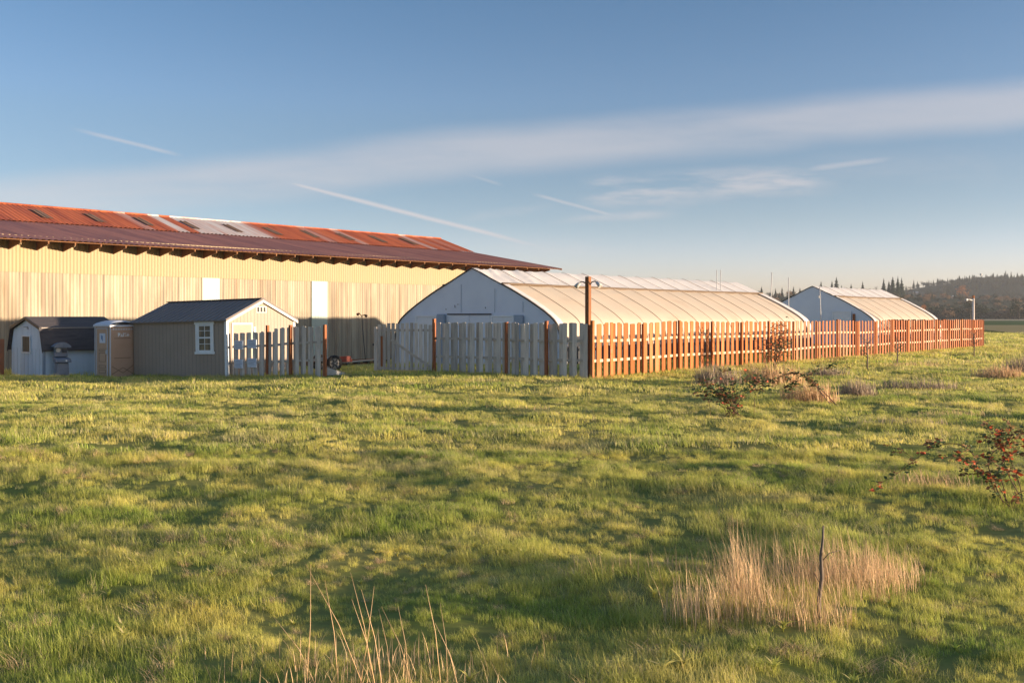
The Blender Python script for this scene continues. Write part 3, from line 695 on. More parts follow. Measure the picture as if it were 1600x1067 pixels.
# long plank stack lying along the barn base
px0=at(537,58.5); px1=at(604,63.5)
e=empty('plank_stack',(px0[0],px0[1],ground(*px0)),math.atan2(px1[1]-px0[1],px1[0]-px0[0]),'long pale planks stacked low along the barn base','planks')
ln=math.hypot(px1[0]-px0[0],px1[1]-px0[1])
m=MB(); m.box(0,ln,-.22,.2,.30,.37); m.build('top_plank',m_plank,e)
m=MB(); 
for k in range(5): m.box(.1+k*(ln-.4)/4,.34+k*(ln-.4)/4,-.18,.18,-.1,.298)
m.build('bearer',m_darkmt,e)
m=MB(); m.box(.05,ln-.1,-.12,.16,.0,.22); m.build('lower_plank',m_rafter,e)
wx,wy=at(525,37.2); wz=ground(wx,wy)
e=empty('loading_ramp',(wx,wy,wz),R(20),'pale metal ramp leaf lying in the grass by the gateway post','ramp')
m=MB(); m.hexa([(-.35,-.15,0),(.42,-.15,0),(.42,.25,0),(-.35,.25,0),(-.35,-.15,.30),(.42,-.15,.02),(.42,.25,.02),(-.35,.25,.30)]); m.build('deck',m_galv,e)
m=MB()
for k in range(5): m.hexa([(-.3+k*.15,-.16,.30-k*.055),(-.26+k*.15,-.16,.285-k*.055),(-.26+k*.15,.26,.285-k*.055),(-.3+k*.15,.26,.30-k*.055),(-.3+k*.15,-.16,.325-k*.055),(-.26+k*.15,-.16,.31-k*.055),(-.26+k*.15,.26,.31-k*.055),(-.3+k*.15,.26,.325-k*.055)])
m.build('cleat',m_rim,e)

# ------------------------------------------------------------------ poles and lamps
lx,ly=at(919,33.15); lz=ground(lx,ly)
lp=empty('lamp_post',(lx,ly,lz),AG,'brown timber lamp post with two small lamps at the fence corner','lamp post')
m=MB(); m.box(-.075,.075,-.075,.075,-.3,3.40); m.build('post',m_polewd,lp,bevel=.008)
for sg in (1,-1):
    m=MB(); pts=[(0,sg*.06,3.12),(0,sg*.16,3.22),(0,sg*.28,3.24),(0,sg*.38,3.18)]; m.tube(pts,.02,6); ar=m.build('arm',m_darkmt,lp)
    m=MB(); m.tube([(0,sg*.34,3.20),(0,sg*.44,3.13),(0,sg*.50,3.06)],[.04,.07,.085],10); m.build('lamp_shade',m_galv,ar)
lx,ly=at(1521,67.5); lz=ground(lx,ly)
lp=empty('lamp_post',(lx,ly,lz),R(20),'pale steel lamp post with single arm near the far fence end','lamp post')
m=MB(); m.tube([(0,0,-.3),(0,0,3.25)],.075,10); m.build('post',m_galv,lp)
m=MB(); m.box(.02,.13,.0,.12,1.6,3.45); m.build('backing_board',m_polewd,lp)
m=MB(); m.tube([(0,0,3.1),(-.35,0,3.18),(-.6,0,3.15)],.035,6); ar=m.build('arm',m_galv,lp)
m=MB(); m.tube([(-.5,0,3.18),(-.72,0,3.10)],[.06,.12],10); m.build('lamp_shade',m_galv,ar)
lx,ly=at(571,64.0); lz=ground(lx,ly)
lp=empty('yard_lamp',(lx,ly,lz),R(48),'thin leaning yard lamp standing against the cream barn wall','lamp')
m=MB(); m.tube([(0,-.05,-.2),(-.30,.02,3.15)],.025,6); m.build('pole',m_darkmt,lp)
m=MB(); m.tube([(-.05,.02,3.2),(-.3,.02,3.15),(-.5,.0,3.28)],.03,6); m.tube([(-.5,0,3.3),(-.66,0,3.22)],[.05,.1],8); m.tube([(-.05,.02,3.2),(.10,.02,3.12)],[.05,.1],8); m.build('lamp_head',m_rafter,lp)
for px_,Y,z0,z1,lean,lab in ((1120,58,3.5,4.75,.0,'thin bare rod above the large greenhouse ridge, left of the pair'),(1126,58.3,3.5,4.75,.0,'thin bare rod above the large greenhouse ridge, right of the pair'),
        (1202,67,0,5.0,.18,'thin leaning pole between the two greenhouses, tallest one'),(1232,67,0,4.65,.02,'thin upright pole between the two greenhouses, beside the smaller gable'),(1284.5,69,0,4.2,-.16,'short leaning pole in front of the smaller greenhouse gable')):
    x,y=at(px_,Y); b=0 if z0<1 else .2
    m=MB(); z0=0
    m.tube([(0,0,-.2),(lean,0,z1)],.03 if px_>1150 else .022,6); 
    if px_>1280: m.box(lean-.08,lean+.06,-.04,.04,z1-.9,z1-.72)
    o=m.build('thin_pole',m_galv); o.location=(x,y,0); tag(o,lab,'pole','thin poles among the greenhouses')

# ------------------------------------------------------------------ vegetation: dry grass clumps
def blade(mb,p,az,ln,bend,wd,mi=0,seg=3):
    d=Vector((math.cos(az),math.sin(az),0)); s=Vector((-d.y,d.x,0)); pts=[]
    for i in range(seg+1):
        t=i/seg; pts.append(Vector(p)+d*(bend*ln*t*t)+Vector((0,0,ln*(t-.25*bend*bend*t*t))))
    b=len(mb.v)
    for i in range(seg):
        w=wd*(1-.75*i/seg)/2; mb.v+=[tuple(pts[i]-s*w),tuple(pts[i]+s*w)]
    mb.v.append(tuple(pts[-1]))
    for i in range(seg-1): mb.f.append((b+2*i,b+2*i+1,b+2*i+3,b+2*i+2)); mb.m.append(mi); mb.sm.append(False)
    mb.f.append((b+2*seg-2,b+2*seg-1,b+2*seg)); mb.m.append(mi); mb.sm.append(False)
def clump_mesh(seed,n,rx,ry,h,wd,wind=.25,mi_mix=0):
    rr=random.Random(seed); mb=MB()
    for _ in range(n):
        r=math.sqrt(rr.random()); a=rr.uniform(0,2*math.pi)
        az=rr.gauss(math.pi*.95,1.1); 
        hh=h*rr.choice((rr.uniform(.3,.7),rr.uniform(.6,1.12)))*(1-.25*r*r)
        blade(mb,(rx*r*math.cos(a)*rr.uniform(.8,1.35),ry*r*math.sin(a)*rr.uniform(.8,1.35),-.03),az,hh,abs(rr.gauss(wind,.22)),wd*rr.uniform(.7,1.3),0)
        if rr.random()<.3:   # seed head
            pass
    return mb
def clump(px,py,rx,ry,h,n,lab,material=None,wd=.012,seed=1,wind=.25):
    # py is the foot of the clump in the photo: gives its distance on the ground
    Y=HC*1556/(py-494)
    for _ in range(6):
        x=pxdir(px)*Y; Y=(HC-ground(x,Y))*1556/(py-494)
    x=pxdir(px)*Y
    mb=clump_mesh(seed,n,rx,ry,h,wd,wind); o=mb.build('dry_grass_clump',material or m_straw)
    o.location=(x,Y,ground(x,Y)); tag(o,lab,'grass clump','dry grass clumps in the meadow'); return o
clump(1125,962,.36,.24,.44,420,'pale dry grass clump in the near meadow, left of the bare stick',seed=1,wd=.0042)
clump(1160,930,.16,.14,.62,180,'tall upright dry stems just behind the pale clump left of the bare stick',seed=2,wd=.0042,wind=.18)
clump(1240,905,.62,.28,.42,560,'thin straw stand in the near meadow, behind the bare stick',seed=3,wd=.0042)
clump(1262,932,.62,.3,.34,520,'broad sparse straw stand around the bare stick, joining the other clumps',seed=25,wd=.0042)
clump(1385,905,.3,.22,.36,260,'thin straw fringe at the right end of the near dry grass',seed=26,wd=.0042)
clump(1335,916,.42,.28,.48,620,'densest pale straw clump in the near meadow, right of the bare stick',seed=4,wd=.0042)
clump(1262,970,.30,.16,0.35,255,'low dry grass tuft round the foot of the bare stick',seed=5,wd=.0042)
clump(1050,895,.75,.3,.22,300,'short straw patch at the left edge of the near dry grass',seed=6,wd=.005)
clump(1122,603,.62,.4,0.81,714,'two-toned grey and tan grass clump near the fence, left of the bramble',m_strawgr,.022,seed=7)
clump(1205,600,.85,.4,0.81,884,'pale straw clump at the foot of the fence shrub',None,.022,seed=8)
clump(1262,630,.62,.4,0.70,714,'straw clump under the arching bramble canes',None,.018,seed=9)
clump(1340,618,.45,.3,0.57,442,'small greyish straw clump right of the arching bramble',m_strawgr,.018,seed=10)
clump(1292,588,.7,.4,0.47,476,'dark low grass clump between the arching bramble and the fence',m_strawgr,.02,seed=11)
clump(1430,610,1.1,.35,0.47,714,'wide low grey grass patch right of centre in the middle meadow',m_strawgr,.018,seed=12)
clump(1563,590,.8,.4,0.54,714,'pale straw clump beyond the fence end, left of the dark one',None,.022,seed=13)
clump(1598,583,.6,.4,0.74,612,'dark grey grass clump at the right edge of the meadow',m_strawgr,.025,seed=14)
clump(1432,573,1.3,.4,.30,320,'thin straw streak in front of the far fence bays',None,.025,seed=15)
clump(1490,650,.8,.3,.2,260,'short straw patch in the middle meadow above the red leaved bramble',None,.015,seed=16)
clump(1455,760,.55,.3,.26,420,'straw patch under the red leaved bramble arch',None,.008,seed=17)
clump(800,640,1.0,.35,.16,220,'low dry patch in the open middle meadow',None,.014,seed=18)
clump(660,660,1.1,.35,.16,260,'low dry patch left of the open middle meadow',None,.014,seed=19)
clump(1415,660,.9,.3,.16,220,'short faded patch right of the bramble bush',m_strawgr,.014,seed=20)
# bare stick
def foot(px,py):
    Y=HC*1556/(py-494)
    for _ in range(8):
        x=pxdir(px)*Y; Y=(HC-ground(x,Y))*1556/(py-494)
    return pxdir(px)*Y,Y
x,y=foot(1280,962); z=ground(x,y)
m=MB(); m.tube([(0,0,-.05),(.0,0,.12),(.018,.0,.25),(.012,0,.4),(.025,0,.5),(.028,0,.60)],[.016,.014,.013,.011,.009,.006],7)
m.tube([(.015,0,.36),(.06,-.02,.42),(.13,-.02,.44)],[.004,.003,.002],5); m.tube([(.016,0,.2),(-.03,.01,.28)],[.004,.002],5)
o=m.build('bare_stick',m_twig); o.location=(x,y,z); tag(o,'bare upright brown stick rising from the dry grass','stick')
# long stalks in the foreground
stalks=[(478,1075,486,880),(500,1062,428,962),(585,1062,548,893),(590,1068,550,935),(600,1068,565,920),(690,1060,665,912),(700,1062,688,940),(612,1066,592,950),(640,1064,622,945),(530,1066,508,905),(650,1068,596,946),(575,1068,478,880),(720,1068,680,972),(560,1066,585,915)]
e=None
st=MB(); x0,y0=foot(580,1070); z0=ground(x0,y0)
for (bx_,by_,tx_,ty_) in stalks:
    Y=foot(bx_,min(by_+14,1085))[1]; X=pxdir(bx_)*Y; Z=ground(X,Y)
    TX=pxdir(tx_)*Y; TZ=HC-(ty_-494)/1556*Y
    mid=((X+TX)/2+.01,Y,(Z+TZ)/2+.02)
    st.tube([(X-x0,Y-y0,Z-z0-.03),(mid[0]-x0,Y-y0,mid[2]-z0),(TX-x0,Y-y0-.01,TZ-z0)],[.0023,.0019,.0007],5)
sb=MB(); rr=random.Random(77)
for _ in range(260):
    ax=rr.gauss(0,.42); ay=rr.uniform(-.3,.45); Zb=ground(x0+ax,y0+ay)-z0
    blade(sb,(ax,ay,Zb-.02),rr.uniform(0,6.28),rr.uniform(.10,.26),abs(rr.gauss(.35,.25)),.0055)
o=st.build('dry_stalk_clump',m_straw); sb.build('foliage',m_straw,o); o.location=(x0,y0,z0); tag(o,'clump of long thin straw stalks leaning left at the bottom edge','grass clump','dry grass clumps in the meadow')

# brambles
def leafcard(mb,p,sz,rr,mi=0):
    a=rr.uniform(0,6.28); t=Vector((math.cos(a),math.sin(a),rr.uniform(-.5,.5))).normalized()
    u=t.cross(Vector((rr.uniform(-1,1),rr.uniform(-1,1),rr.uniform(-1,1)))).normalized()
    p=Vector(p); nrm=t.cross(u)
    mb.face([p,p+t*sz*.45+u*sz*.3+nrm*sz*.08,p+t*sz,p+t*sz*.45-u*sz*.3+nrm*sz*.08],mi)
def bramble(name,loc,canes,lab,nleaf,leaf,redf,brownf,spread,seed,cat='bramble'):
    rr=random.Random(seed); e=empty(name,loc,0,lab,cat,'brambles and shrubs in the meadow')
    st=MB(); lf=MB(); rd=MB(); br=MB(); samples=[]
    for c in canes:
        pts=[Vector(p) for p in c['p']]; 
        # smooth by catmull
        q=[]
        for i in range(len(pts)-1):
            p0=pts[max(i-1,0)];p1=pts[i];p2=pts[i+1];p3=pts[min(i+2,len(pts)-1)]
            for k in range(5):
                t=k/5; q.append(.5*((2*p1)+(p2-p0)*t+(2*p0-5*p1+4*p2-p3)*t*t+(3*p1-p0-3*p2+p3)*t**3))
        q.append(pts[-1]); r0=c.get('r',.008)
        st.tube(q,[r0*(1-.7*i/len(q)) for i in range(len(q))],5)
        for _k in range(c.get('sh',3)):
            b_=q[rr.randrange(max(1,int(.3*len(q))),len(q))]; dd=Vector((rr.gauss(0,1),rr.gauss(0,1),rr.uniform(-.2,1))).normalized()*rr.uniform(.10,.32)
            sh=[b_,b_+dd*.55+Vector((0,0,.03)),b_+dd]; st.tube(sh,[r0*.45,r0*.35,r0*.15],4); samples+=[(sh[1],1),(sh[2],1),(b_+dd*.8,1)]
        a=c.get('from',.25); samples+=[(v,c.get('w',1)) for v in q[int(a*len(q)):]]
    for _ in range(nleaf):
        v,w=rr.choice(samples); 
        p=v+Vector((rr.gauss(0,spread),rr.gauss(0,spread),rr.gauss(0,spread*.8)))
        t=rr.random(); mb=rd if t<redf else (br if t<redf+brownf else lf)
        for k in range(3): leafcard(mb,p,leaf*rr.uniform(.6,1.2),rr)
    st.build('cane',m_cane,e); lf.build('leaves',m_leafgr,e)
    if rd.v: rd.build('red_leaves',m_leafred,e)
    if br.v: br.build('brown_leaves',m_leafbrn,e)
    return e
# bush in the middle meadow
x,y=foot(1148,650); z=ground(x,y); rr=random.Random(5); cs=[]
for k in range(16):
    a=rr.uniform(-.85,.6); h=rr.uniform(.35,.78)
    cs.append(dict(p=[(rr.uniform(-.2,.2),rr.uniform(-.15,.15),-.03),(a*.35,rr.uniform(-.2,.2),h*.6),(a*.8,rr.uniform(-.3,.3),h)],r=.008,**{'from':.5}))
cs.append(dict(p=[(-.02,0,0),(-.05,0,.6),(-.08,0,1.0)],r=.009,**{'from':.95}))
cs.append(dict(p=[(-.5,0,0),(-.55,0,.35),(-.75,0,.55),(-.95,0,.62)],r=.006,**{'from':.3}))
cs.append(dict(p=[(.4,0,0),(.42,0,.4),(.5,0,.6),(.62,0,.5)],r=.006,**{'from':.4}))
bramble('bramble_bush',(x,y,z),cs,'dark bramble bush with a few red leaves in the middle meadow',300,.085,.07,.28,.07,5)
# arching bramble right of it
x,y=foot(1305,632); z=ground(x,y)
K=y/1556
def cpt(px_,py_,dy=0): return (pxdir(px_)*(y+dy)-x, dy, HC-(py_-494)*(y+dy)/1556-z)
cs=[dict(p=[cpt(1308,634),cpt(1290,615),cpt(1272,600),cpt(1258,588),cpt(1240,582,.1),cpt(1215,590,.1),cpt(1183,602,.1)],r=.012,**{'from':.3}),
    dict(p=[cpt(1300,634,.1),cpt(1282,612,.1),cpt(1262,590,.1),cpt(1245,592,.1),cpt(1232,610,.05)],r=.011,**{'from':.3}),
    dict(p=[cpt(1298,632,-.1),cpt(1276,605,-.1),cpt(1268,585,-.1),cpt(1285,575,-.2),cpt(1312,582,-.2)],r=.009,**{'from':.4}),
    dict(p=[cpt(1246,594),cpt(1238,604),cpt(1226,616)],r=.006,**{'from':.1})]
bramble('bramble_bush',(x,y,z),cs,'bare arching bramble canes leaning left over straw',220,.075,.02,.25,.035,6)
# right foreground bramble with red leaves
x,y=foot(1590,790); z=ground(x,y)
def cpt(px_,py_,dy=0): return (pxdir(px_)*(y+dy)-x, dy, HC-(py_-494)*(y+dy)/1556-z)
cs=[dict(p=[cpt(1528,745,.1),cpt(1522,712,.1),cpt(1500,695),cpt(1475,694),cpt(1450,703),cpt(1425,722),cpt(1395,744),cpt(1362,762)],r=.006,**{'from':.45}),
    dict(p=[cpt(1575,800),cpt(1568,760),cpt(1560,735),cpt(1580,710),cpt(1600,708),cpt(1640,720)],r=.007,**{'from':.2}),
    dict(p=[cpt(1600,800,.1),cpt(1590,745,.1),cpt(1560,690,.1),cpt(1525,683,.1)],r=.006,**{'from':.3}),
    dict(p=[cpt(1620,800,.2),cpt(1610,720,.2),cpt(1590,678,.2),cpt(1560,676,.2)],r=.006,**{'from':.3}),
    dict(p=[cpt(1575,785,-.1),cpt(1560,760,-.1),cpt(1545,745,-.1),cpt(1530,730,-.1)],r=.005,**{'from':.2}),
    dict(p=[cpt(1580,800,-.1),cpt(1585,775,-.1),cpt(1610,765,-.1),cpt(1640,775,-.1)],r=.006,**{'from':.2}),
    dict(p=[cpt(1540,740),cpt(1510,718),cpt(1490,713),cpt(1460,717)],r=.004,**{'from':.2}),
    dict(p=[cpt(1570,790),cpt(1545,730),cpt(1560,700),cpt(1600,690),cpt(1640,700)],r=.006,**{'from':.3,'sh':6}),
    dict(p=[cpt(1610,800,.1),cpt(1575,740,.1),cpt(1570,700,.1),cpt(1595,672,.1),cpt(1640,680,.1)],r=.006,**{'from':.3,'sh':6}),
    dict(p=[cpt(1590,800,-.1),cpt(1560,775,-.1),cpt(1550,750,-.1),cpt(1570,735,-.1),cpt(1620,740,-.1)],r=.005,**{'from':.2,'sh':6}),
    dict(p=[cpt(1600,800,.2),cpt(1625,740,.2),cpt(1650,700,.2)],r=.006,**{'from':.2})]
bramble('bramble_bush',(x,y,z),cs,'bramble with orange red leaves and a long low arch at the right edge',520,.055,.20,.34,.03,8)
# shrub against the fence
x,y=foot(1203,577); z=ground(x,y); cs=[]; rr=random.Random(15)
for k in range(12):
    a=rr.uniform(-.5,.5); h=rr.uniform(1.0,1.75); cs.append(dict(p=[(a*.3,0,-.05),(a*.7,rr.uniform(-.2,.2),h*.5),(a*1.1,rr.uniform(-.2,.2),h)],r=.012,**{'from':.3}))
bramble('leafy_shrub',(x,y-.2,z),cs,'rust leaved shrub standing in front of the orange fence',420,.085,.12,.62,.13,15,'shrub')
# saplings / stakes
for px_,py_,top,lab in ((1355,578,530,'thin leafless sapling in front of the fence, leftmost of three'),(1402,572,528,'thin leafless sapling in front of the fence, middle of three'),(1522,559,520,'thin leafless sapling before the far fence end, rightmost of three')):
    x,y=foot(px_,py_); z=ground(x,y); h=(py_-top)*y/1556; rr=random.Random(px_)
    m=MB(); m.tube([(0,0,-.05),(.02,0,h*.5),(-.02,0,h)],[.035,.025,.01],6)
    for k in range(16):
        zz=h*rr.uniform(.35,.95); a=rr.uniform(0,6.28); l=rr.uniform(.2,.45); m.tube([(0,0,zz),(math.cos(a)*l,math.sin(a)*l,zz+l*.8)],[.012,.005],4)
    o=m.build('sapling',m_twig); o.location=(x,y,z); tag(o,lab,'sapling','saplings along the long fence')
x,y=foot(1196,560); 
# small dirt mound with debris by the near clump
# ------------------------------------------------------------------ meadow grass (instanced tufts, one object)
def tuft(seed,n,rad,h0,h1,wd,seg=3,bend=.55,az0=2.9):
    rr=random.Random(seed); mb=MB()
    for _ in range(n):
        r=rad*math.sqrt(rr.random()); a=rr.uniform(0,6.28)
        blade(mb,(r*math.cos(a),r*math.sin(a),-.02),rr.gauss(az0,1.3),rr.uniform(h0,h1),abs(rr.gauss(bend,.3)),wd*rr.uniform(.7,1.3),0,seg)
    return mb
def gn_scatter(name,collection,pts,rots,scls,idxs,material):
    me=bpy.data.meshes.new(name); me.vertices.add(len(pts)); me.vertices.foreach_set('co',np.array(pts,dtype=np.float32).ravel())
    for nm,tp,arr in (('rot','FLOAT_VECTOR',rots),('scl','FLOAT_VECTOR',scls)):
        at_=me.attributes.new(nm,tp,'POINT'); at_.data.foreach_set('vector',np.array(arr,dtype=np.float32).ravel())
    at_=me.attributes.new('idx','INT','POINT'); at_.data.foreach_set('value',np.array(idxs,dtype=np.int32))
    me.materials.append(material)
    o=bpy.data.objects.new(name,me); COL.objects.link(o)
    ng=bpy.data.node_groups.new(name+' scatter','GeometryNodeTree')
    ng.interface.new_socket('Geometry',in_out='INPUT',socket_type='NodeSocketGeometry'); ng.interface.new_socket('Geometry',in_out='OUTPUT',socket_type='NodeSocketGeometry')
    gi=ng.nodes.new('NodeGroupInput'); go=ng.nodes.new('NodeGroupOutput')
    ci=ng.nodes.new('GeometryNodeCollectionInfo'); ci.inputs['Collection'].default_value=collection; ci.inputs['Separate Children'].default_value=True; ci.inputs['Reset Children'].default_value=True
    ip=ng.nodes.new('GeometryNodeInstanceOnPoints'); ip.inputs['Pick Instance'].default_value=True
    def na(n,t):
        a=ng.nodes.new('GeometryNodeInputNamedAttribute'); a.data_type=t; a.inputs['Name'].default_value=n; return a.outputs['Attribute']
    ng.links.new(gi.outputs[0],ip.inputs['Points']); ng.links.new(ci.outputs[0],ip.inputs['Instance'])
    ng.links.new(na('idx','INT'),ip.inputs['Instance Index']); ng.links.new(na('rot','FLOAT_VECTOR'),ip.inputs['Rotation']); ng.links.new(na('scl','FLOAT_VECTOR'),ip.inputs['Scale'])
    ng.links.new(ip.outputs[0],go.inputs[0])
    md=o.modifiers.new('Scatter','NODES'); md.node_group=ng
    return o
def lib(name,items):
    c=bpy.data.collections.new(name)
    for i,(mb,mats) in enumerate(items):
        me=mb.mesh('%s_%02d'%(name,i),mats); ob=bpy.data.objects.new('%s_%02d'%(name,i),me); c.objects.link(ob)
    return c
items=[(tuft(100+i,70,.13,.06,.15,.0045),m_grass) for i in range(5)]            # 0-4 near
items+=[(tuft(120+i,50,.12,.05,.15,.004),m_grassdry) for i in range(2)]           # 5-6 near dry
items+=[(tuft(140+i,70,.26,.07,.15,.010,2),m_grass) for i in range(4)]            # 7-10 mid
items+=[(tuft(150+i,60,.25,.07,.15,.010,2),m_grassdry) for i in range(1)]         # 11 mid dry
items+=[(tuft(160+i,70,.55,.08,.16,.024,2),m_grass) for i in range(3)]            # 12-14 far
items+=[(tuft(170+i,70,.55,.08,.16,.024,2),m_grassdry) for i in range(1)]         # 15 far dry
def thatch(seed,n,rad):
    r_=random.Random(seed); mb=MB()
    for _ in range(n):
        a=r_.uniform(0,6.28); r=rad*math.sqrt(r_.random()); blade(mb,(r*math.cos(a),r*math.sin(a),-.01),r_.uniform(0,6.28),r_.uniform(.08,.2),r_.uniform(.9,1.6),.004,0,3)
    return mb
def rosette(seed):
    r_=random.Random(seed); mb=MB()
    for k in range(11):
        a=k*.57+r_.uniform(-.2,.2); blade(mb,(0,0,.0),a,r_.uniform(.08,.15),r_.uniform(.7,1.1),.030,0,4)
    return mb
items+=[(thatch(180,60,.14),m_grassdry),(thatch(181,50,.12),m_straw),(rosette(182),m_grass)]   # 16-18
glib=lib('tuft_library',items)
rr=random.Random(99); P=[];Ro=[];S=[];I=[]
def inbarn(x,y):
    dx,dy=x/KS-BX,y/KS-BY; yl=-dx*math.sin(AB)+dy*math.cos(AB); return yl>-.2 and -34<dx*math.cos(AB)+dy*math.sin(AB)<16
def ingh(x,y):
    for (ox,oy,ln,w) in ((-1.56,38.5,21.4,4.3),(18.55,61.5,11.7,4)):
        dx,dy=x/KS-ox,y/KS-oy; xl=dx*math.cos(AG)+dy*math.sin(AG); yl=-dx*math.sin(AG)+dy*math.cos(AG)
        if -.1<xl<ln+.1 and abs(yl)<w: return True
    return False
def inshed(x,y):
    for (ox,oy,a,lx_,ly_) in ((SX,SY,math.atan2(.89,.455),W_,L_),(bx,by,AB2,Ls,Wd),(tx,ty,A_t,TW,TD)):
        dx,dy=x-ox,y-oy; xl=dx*math.cos(a)+dy*math.sin(a); yl=-dx*math.sin(a)+dy*math.cos(a)
        if -.05<xl<lx_+.05 and -.05<yl<ly_+.05: return True
    return False
def scatter(y0,y1,dens,ids,dry,sc,marg=5.5,xmaxf=None):
    area_n=0; y=y0
    wf=(.6*(y0+y1)/2+5.5)/(.6*(y0+y1)/2+1.2); n=int(dens*(y1*y1-y0*y0)*.62*wf)
    for _ in range(n):
        Y=math.sqrt(rr.uniform(y0*y0,y1*y1)); X=rr.uniform(-1,1)*(.60*Y+marg)
        if Y>34 and (inbarn(X,Y) or ingh(X,Y) or inshed(X,Y)): continue
        hv=mnoise.noise(Vector((X*.55,Y*.8,20)))+.6*mnoise.noise(Vector((X*1.7,Y*1.7,30)))
        s=sc*max(.62,(1+.7*hv))*rr.uniform(.75,1.2)
        dn=mnoise.noise(Vector((X*.33,Y*.5,44)))
        ii=rr.choice(dry) if rr.random()<(.10+.5*max(0,dn)) else rr.choice(ids)
        P.append((X,Y,ground(X,Y))); Ro.append((rr.gauss(0,.08),rr.gauss(0,.08),rr.gauss(0,.5))); S.append((s,s,s*rr.uniform(.8,1.25))); I.append(ii)
scatter(4.2,9,150,[0,1,2,3,4],[5,6,16,17,18],.55)
scatter(9,15,75,[0,1,2,3,4],[5,6,16,17],.66)
scatter(15,26,19,[7,8,9,10],[11],.72)
scatter(26,42,8,[7,8,9,10,12,13],[11],.8)
scatter(42,70,2.6,[12,13,14],[15],1.0)
scatter(70,120,.7,[12,13,14],[15],1.3)
for (p0,p1,off) in (((CX,CY),GL,(-.605,-.796)),(EP,SC,(-.605,-.796)),((CX,CY),WE,(.76,-.65)),((SX,SY),(SX-.89*5,SY+.455*5),(-.455,-.89)),((tx,ty),(tx-6,ty+.3),(-.1,-1))):
    ln_=math.hypot(p1[0]-p0[0],p1[1]-p0[1])
    for _ in range(int(ln_*9)):
        t=rr.random(); o_=rr.uniform(-.1,.3); X=p0[0]+(p1[0]-p0[0])*t+off[0]*o_; Y=p0[1]+(p1[1]-p0[1])*t+off[1]*o_
        s=rr.uniform(.6,1.35); P.append((X,Y,ground(X,Y))); Ro.append((0,0,rr.uniform(0,6.28))); S.append((s*.8,s*.8,s*rr.uniform(.8,1.6))); I.append(rr.choice([7,8,9,10,11]))
gr=gn_scatter('grass',glib,P,Ro,S,I,m_grass); tag(gr,'green and yellow meadow grass covering the field','grass',kind='stuff')
print('TUFTS',len(P))

# ------------------------------------------------------------------ far country
def hillmesh(cx,cy,hx,hy,h,sx,sy,seed,rough=3):
    f=lambda x,y: -2+ (h+2)*math.exp(-abs((x-cx)/sx)**2.2-abs((y-cy)/sy)**2.2)+rough*mnoise.noise(Vector((x*.012,y*.012,seed)))*smooth(1.2-abs((y-cy)/hy))
    m=MB(); n=56; rows=[]
    for j in range(n+1):
        y=cy-hy+2*hy*j/n; rows.append([(cx-hx+2*hx*i/n,y,f(cx-hx+2*hx*i/n,y)) for i in range(n+1)])
    m.grid(rows); o=m.build('hill',m_hill); tag(o,kind='structure'); return f
HF=hillmesh(715,1450,620,480,53,240,260,3.0)          # wooded hill on the right
HR=hillmesh(270,900,520,260,19,320,140,7.0,2)         # ridge behind the greenhouses
HG=hillmesh(505,1180,260,170,20,150,90,9.0,1.5)     # foothill with the houses
def conifer(seed,h=14,n=60,wide=.3):
    rr=random.Random(seed); m=MB(); m.tube([(0,0,-1),(0,0,h*.5),(0,0,h)],[h*.016,h*.01,h*.003],5,mi=1)
    for k in range(n):
        t=.12+.86*(k/n); z=h*t; r=h*wide*(1-t)**.85*rr.uniform(.55,1.15)+.12; na=6
        for j in range(na):
            a=2*math.pi*(j+rr.random())/na; d=Vector((math.cos(a),math.sin(a),0)); s=Vector((-d.y,d.x,0)); l=r*rr.uniform(.6,1.1)
            p=Vector((0,0,z+rr.uniform(-.3,.3))); tip=p+d*l+Vector((0,0,-l*.35)); wv=l*.5
            m.face([p,p+d*l*.55-s*wv+Vector((0,0,-l*.25)),tip,p+d*l*.55+s*wv+Vector((0,0,-l*.25))],0)
    return m
def broad(seed,h=9,n=420,w=.45,leaf=.55,lean=0):
    rr=random.Random(seed); m=MB(); m.tube([(0,0,-1),(0,0,h*.35),(lean,0,h*.6)],[h*.03,h*.022,h*.01],6,mi=1)
    lobes=[(rr.uniform(-w,w)*h*.55,rr.uniform(-w,w)*h*.55,h*rr.uniform(.4,.82),h*rr.uniform(.14,.26)) for _ in range(9)]
    for (x,y,z,r) in lobes: m.tube([(0,0,h*.3),(x*.6,y*.6,z*.8),(x,y,z)],[h*.014,h*.008,h*.003],4,mi=1)
    for _ in range(n):
        x,y,z,r=rr.choice(lobes); v=Vector((rr.gauss(0,1),rr.gauss(0,1),rr.gauss(0,1))).normalized()*r*rr.uniform(.5,1.1)
        leafcard(m,Vector((x,y,z))+v,leaf*rr.uniform(.6,1.3),rr,0)
    return m
def bare(seed,h=13):
    rr=random.Random(seed); m=MB()
    def grow(p,d,l,r,k):
        q=p+d*l; m.tube([p,q],[r,r*.7],4,cap=False)
        if k==0: return
        for _ in range(3 if k>1 else 4):
            nd=(d+Vector((rr.gauss(0,.5),rr.gauss(0,.5),rr.gauss(.1,.3)))).normalized(); grow(q,nd,l*rr.uniform(.6,.85),r*.6,k-1)
    grow(Vector((0,0,-1)),Vector((0,0,1)),h*.33,h*.018,4); return m
tlib=lib('tree_library',[(conifer(1,14),[m_conif,m_trunk]),(conifer(2,12,40,.34),[m_conif,m_trunk]),(conifer(3,16,50,.26),[m_conif,m_trunk]),(broad(4,10,500,.5,.9),[m_leafdk,m_trunk]),(broad(5,8,500,.55,.8),[m_brush,m_trunk]),(broad(6,8,420,.5,.8),[m_brush,m_trunk]),(broad(7,9,420,.5,.8),[m_leafdk,m_trunk])])
P=[];Ro=[];S=[];I=[]; rr=random.Random(31)
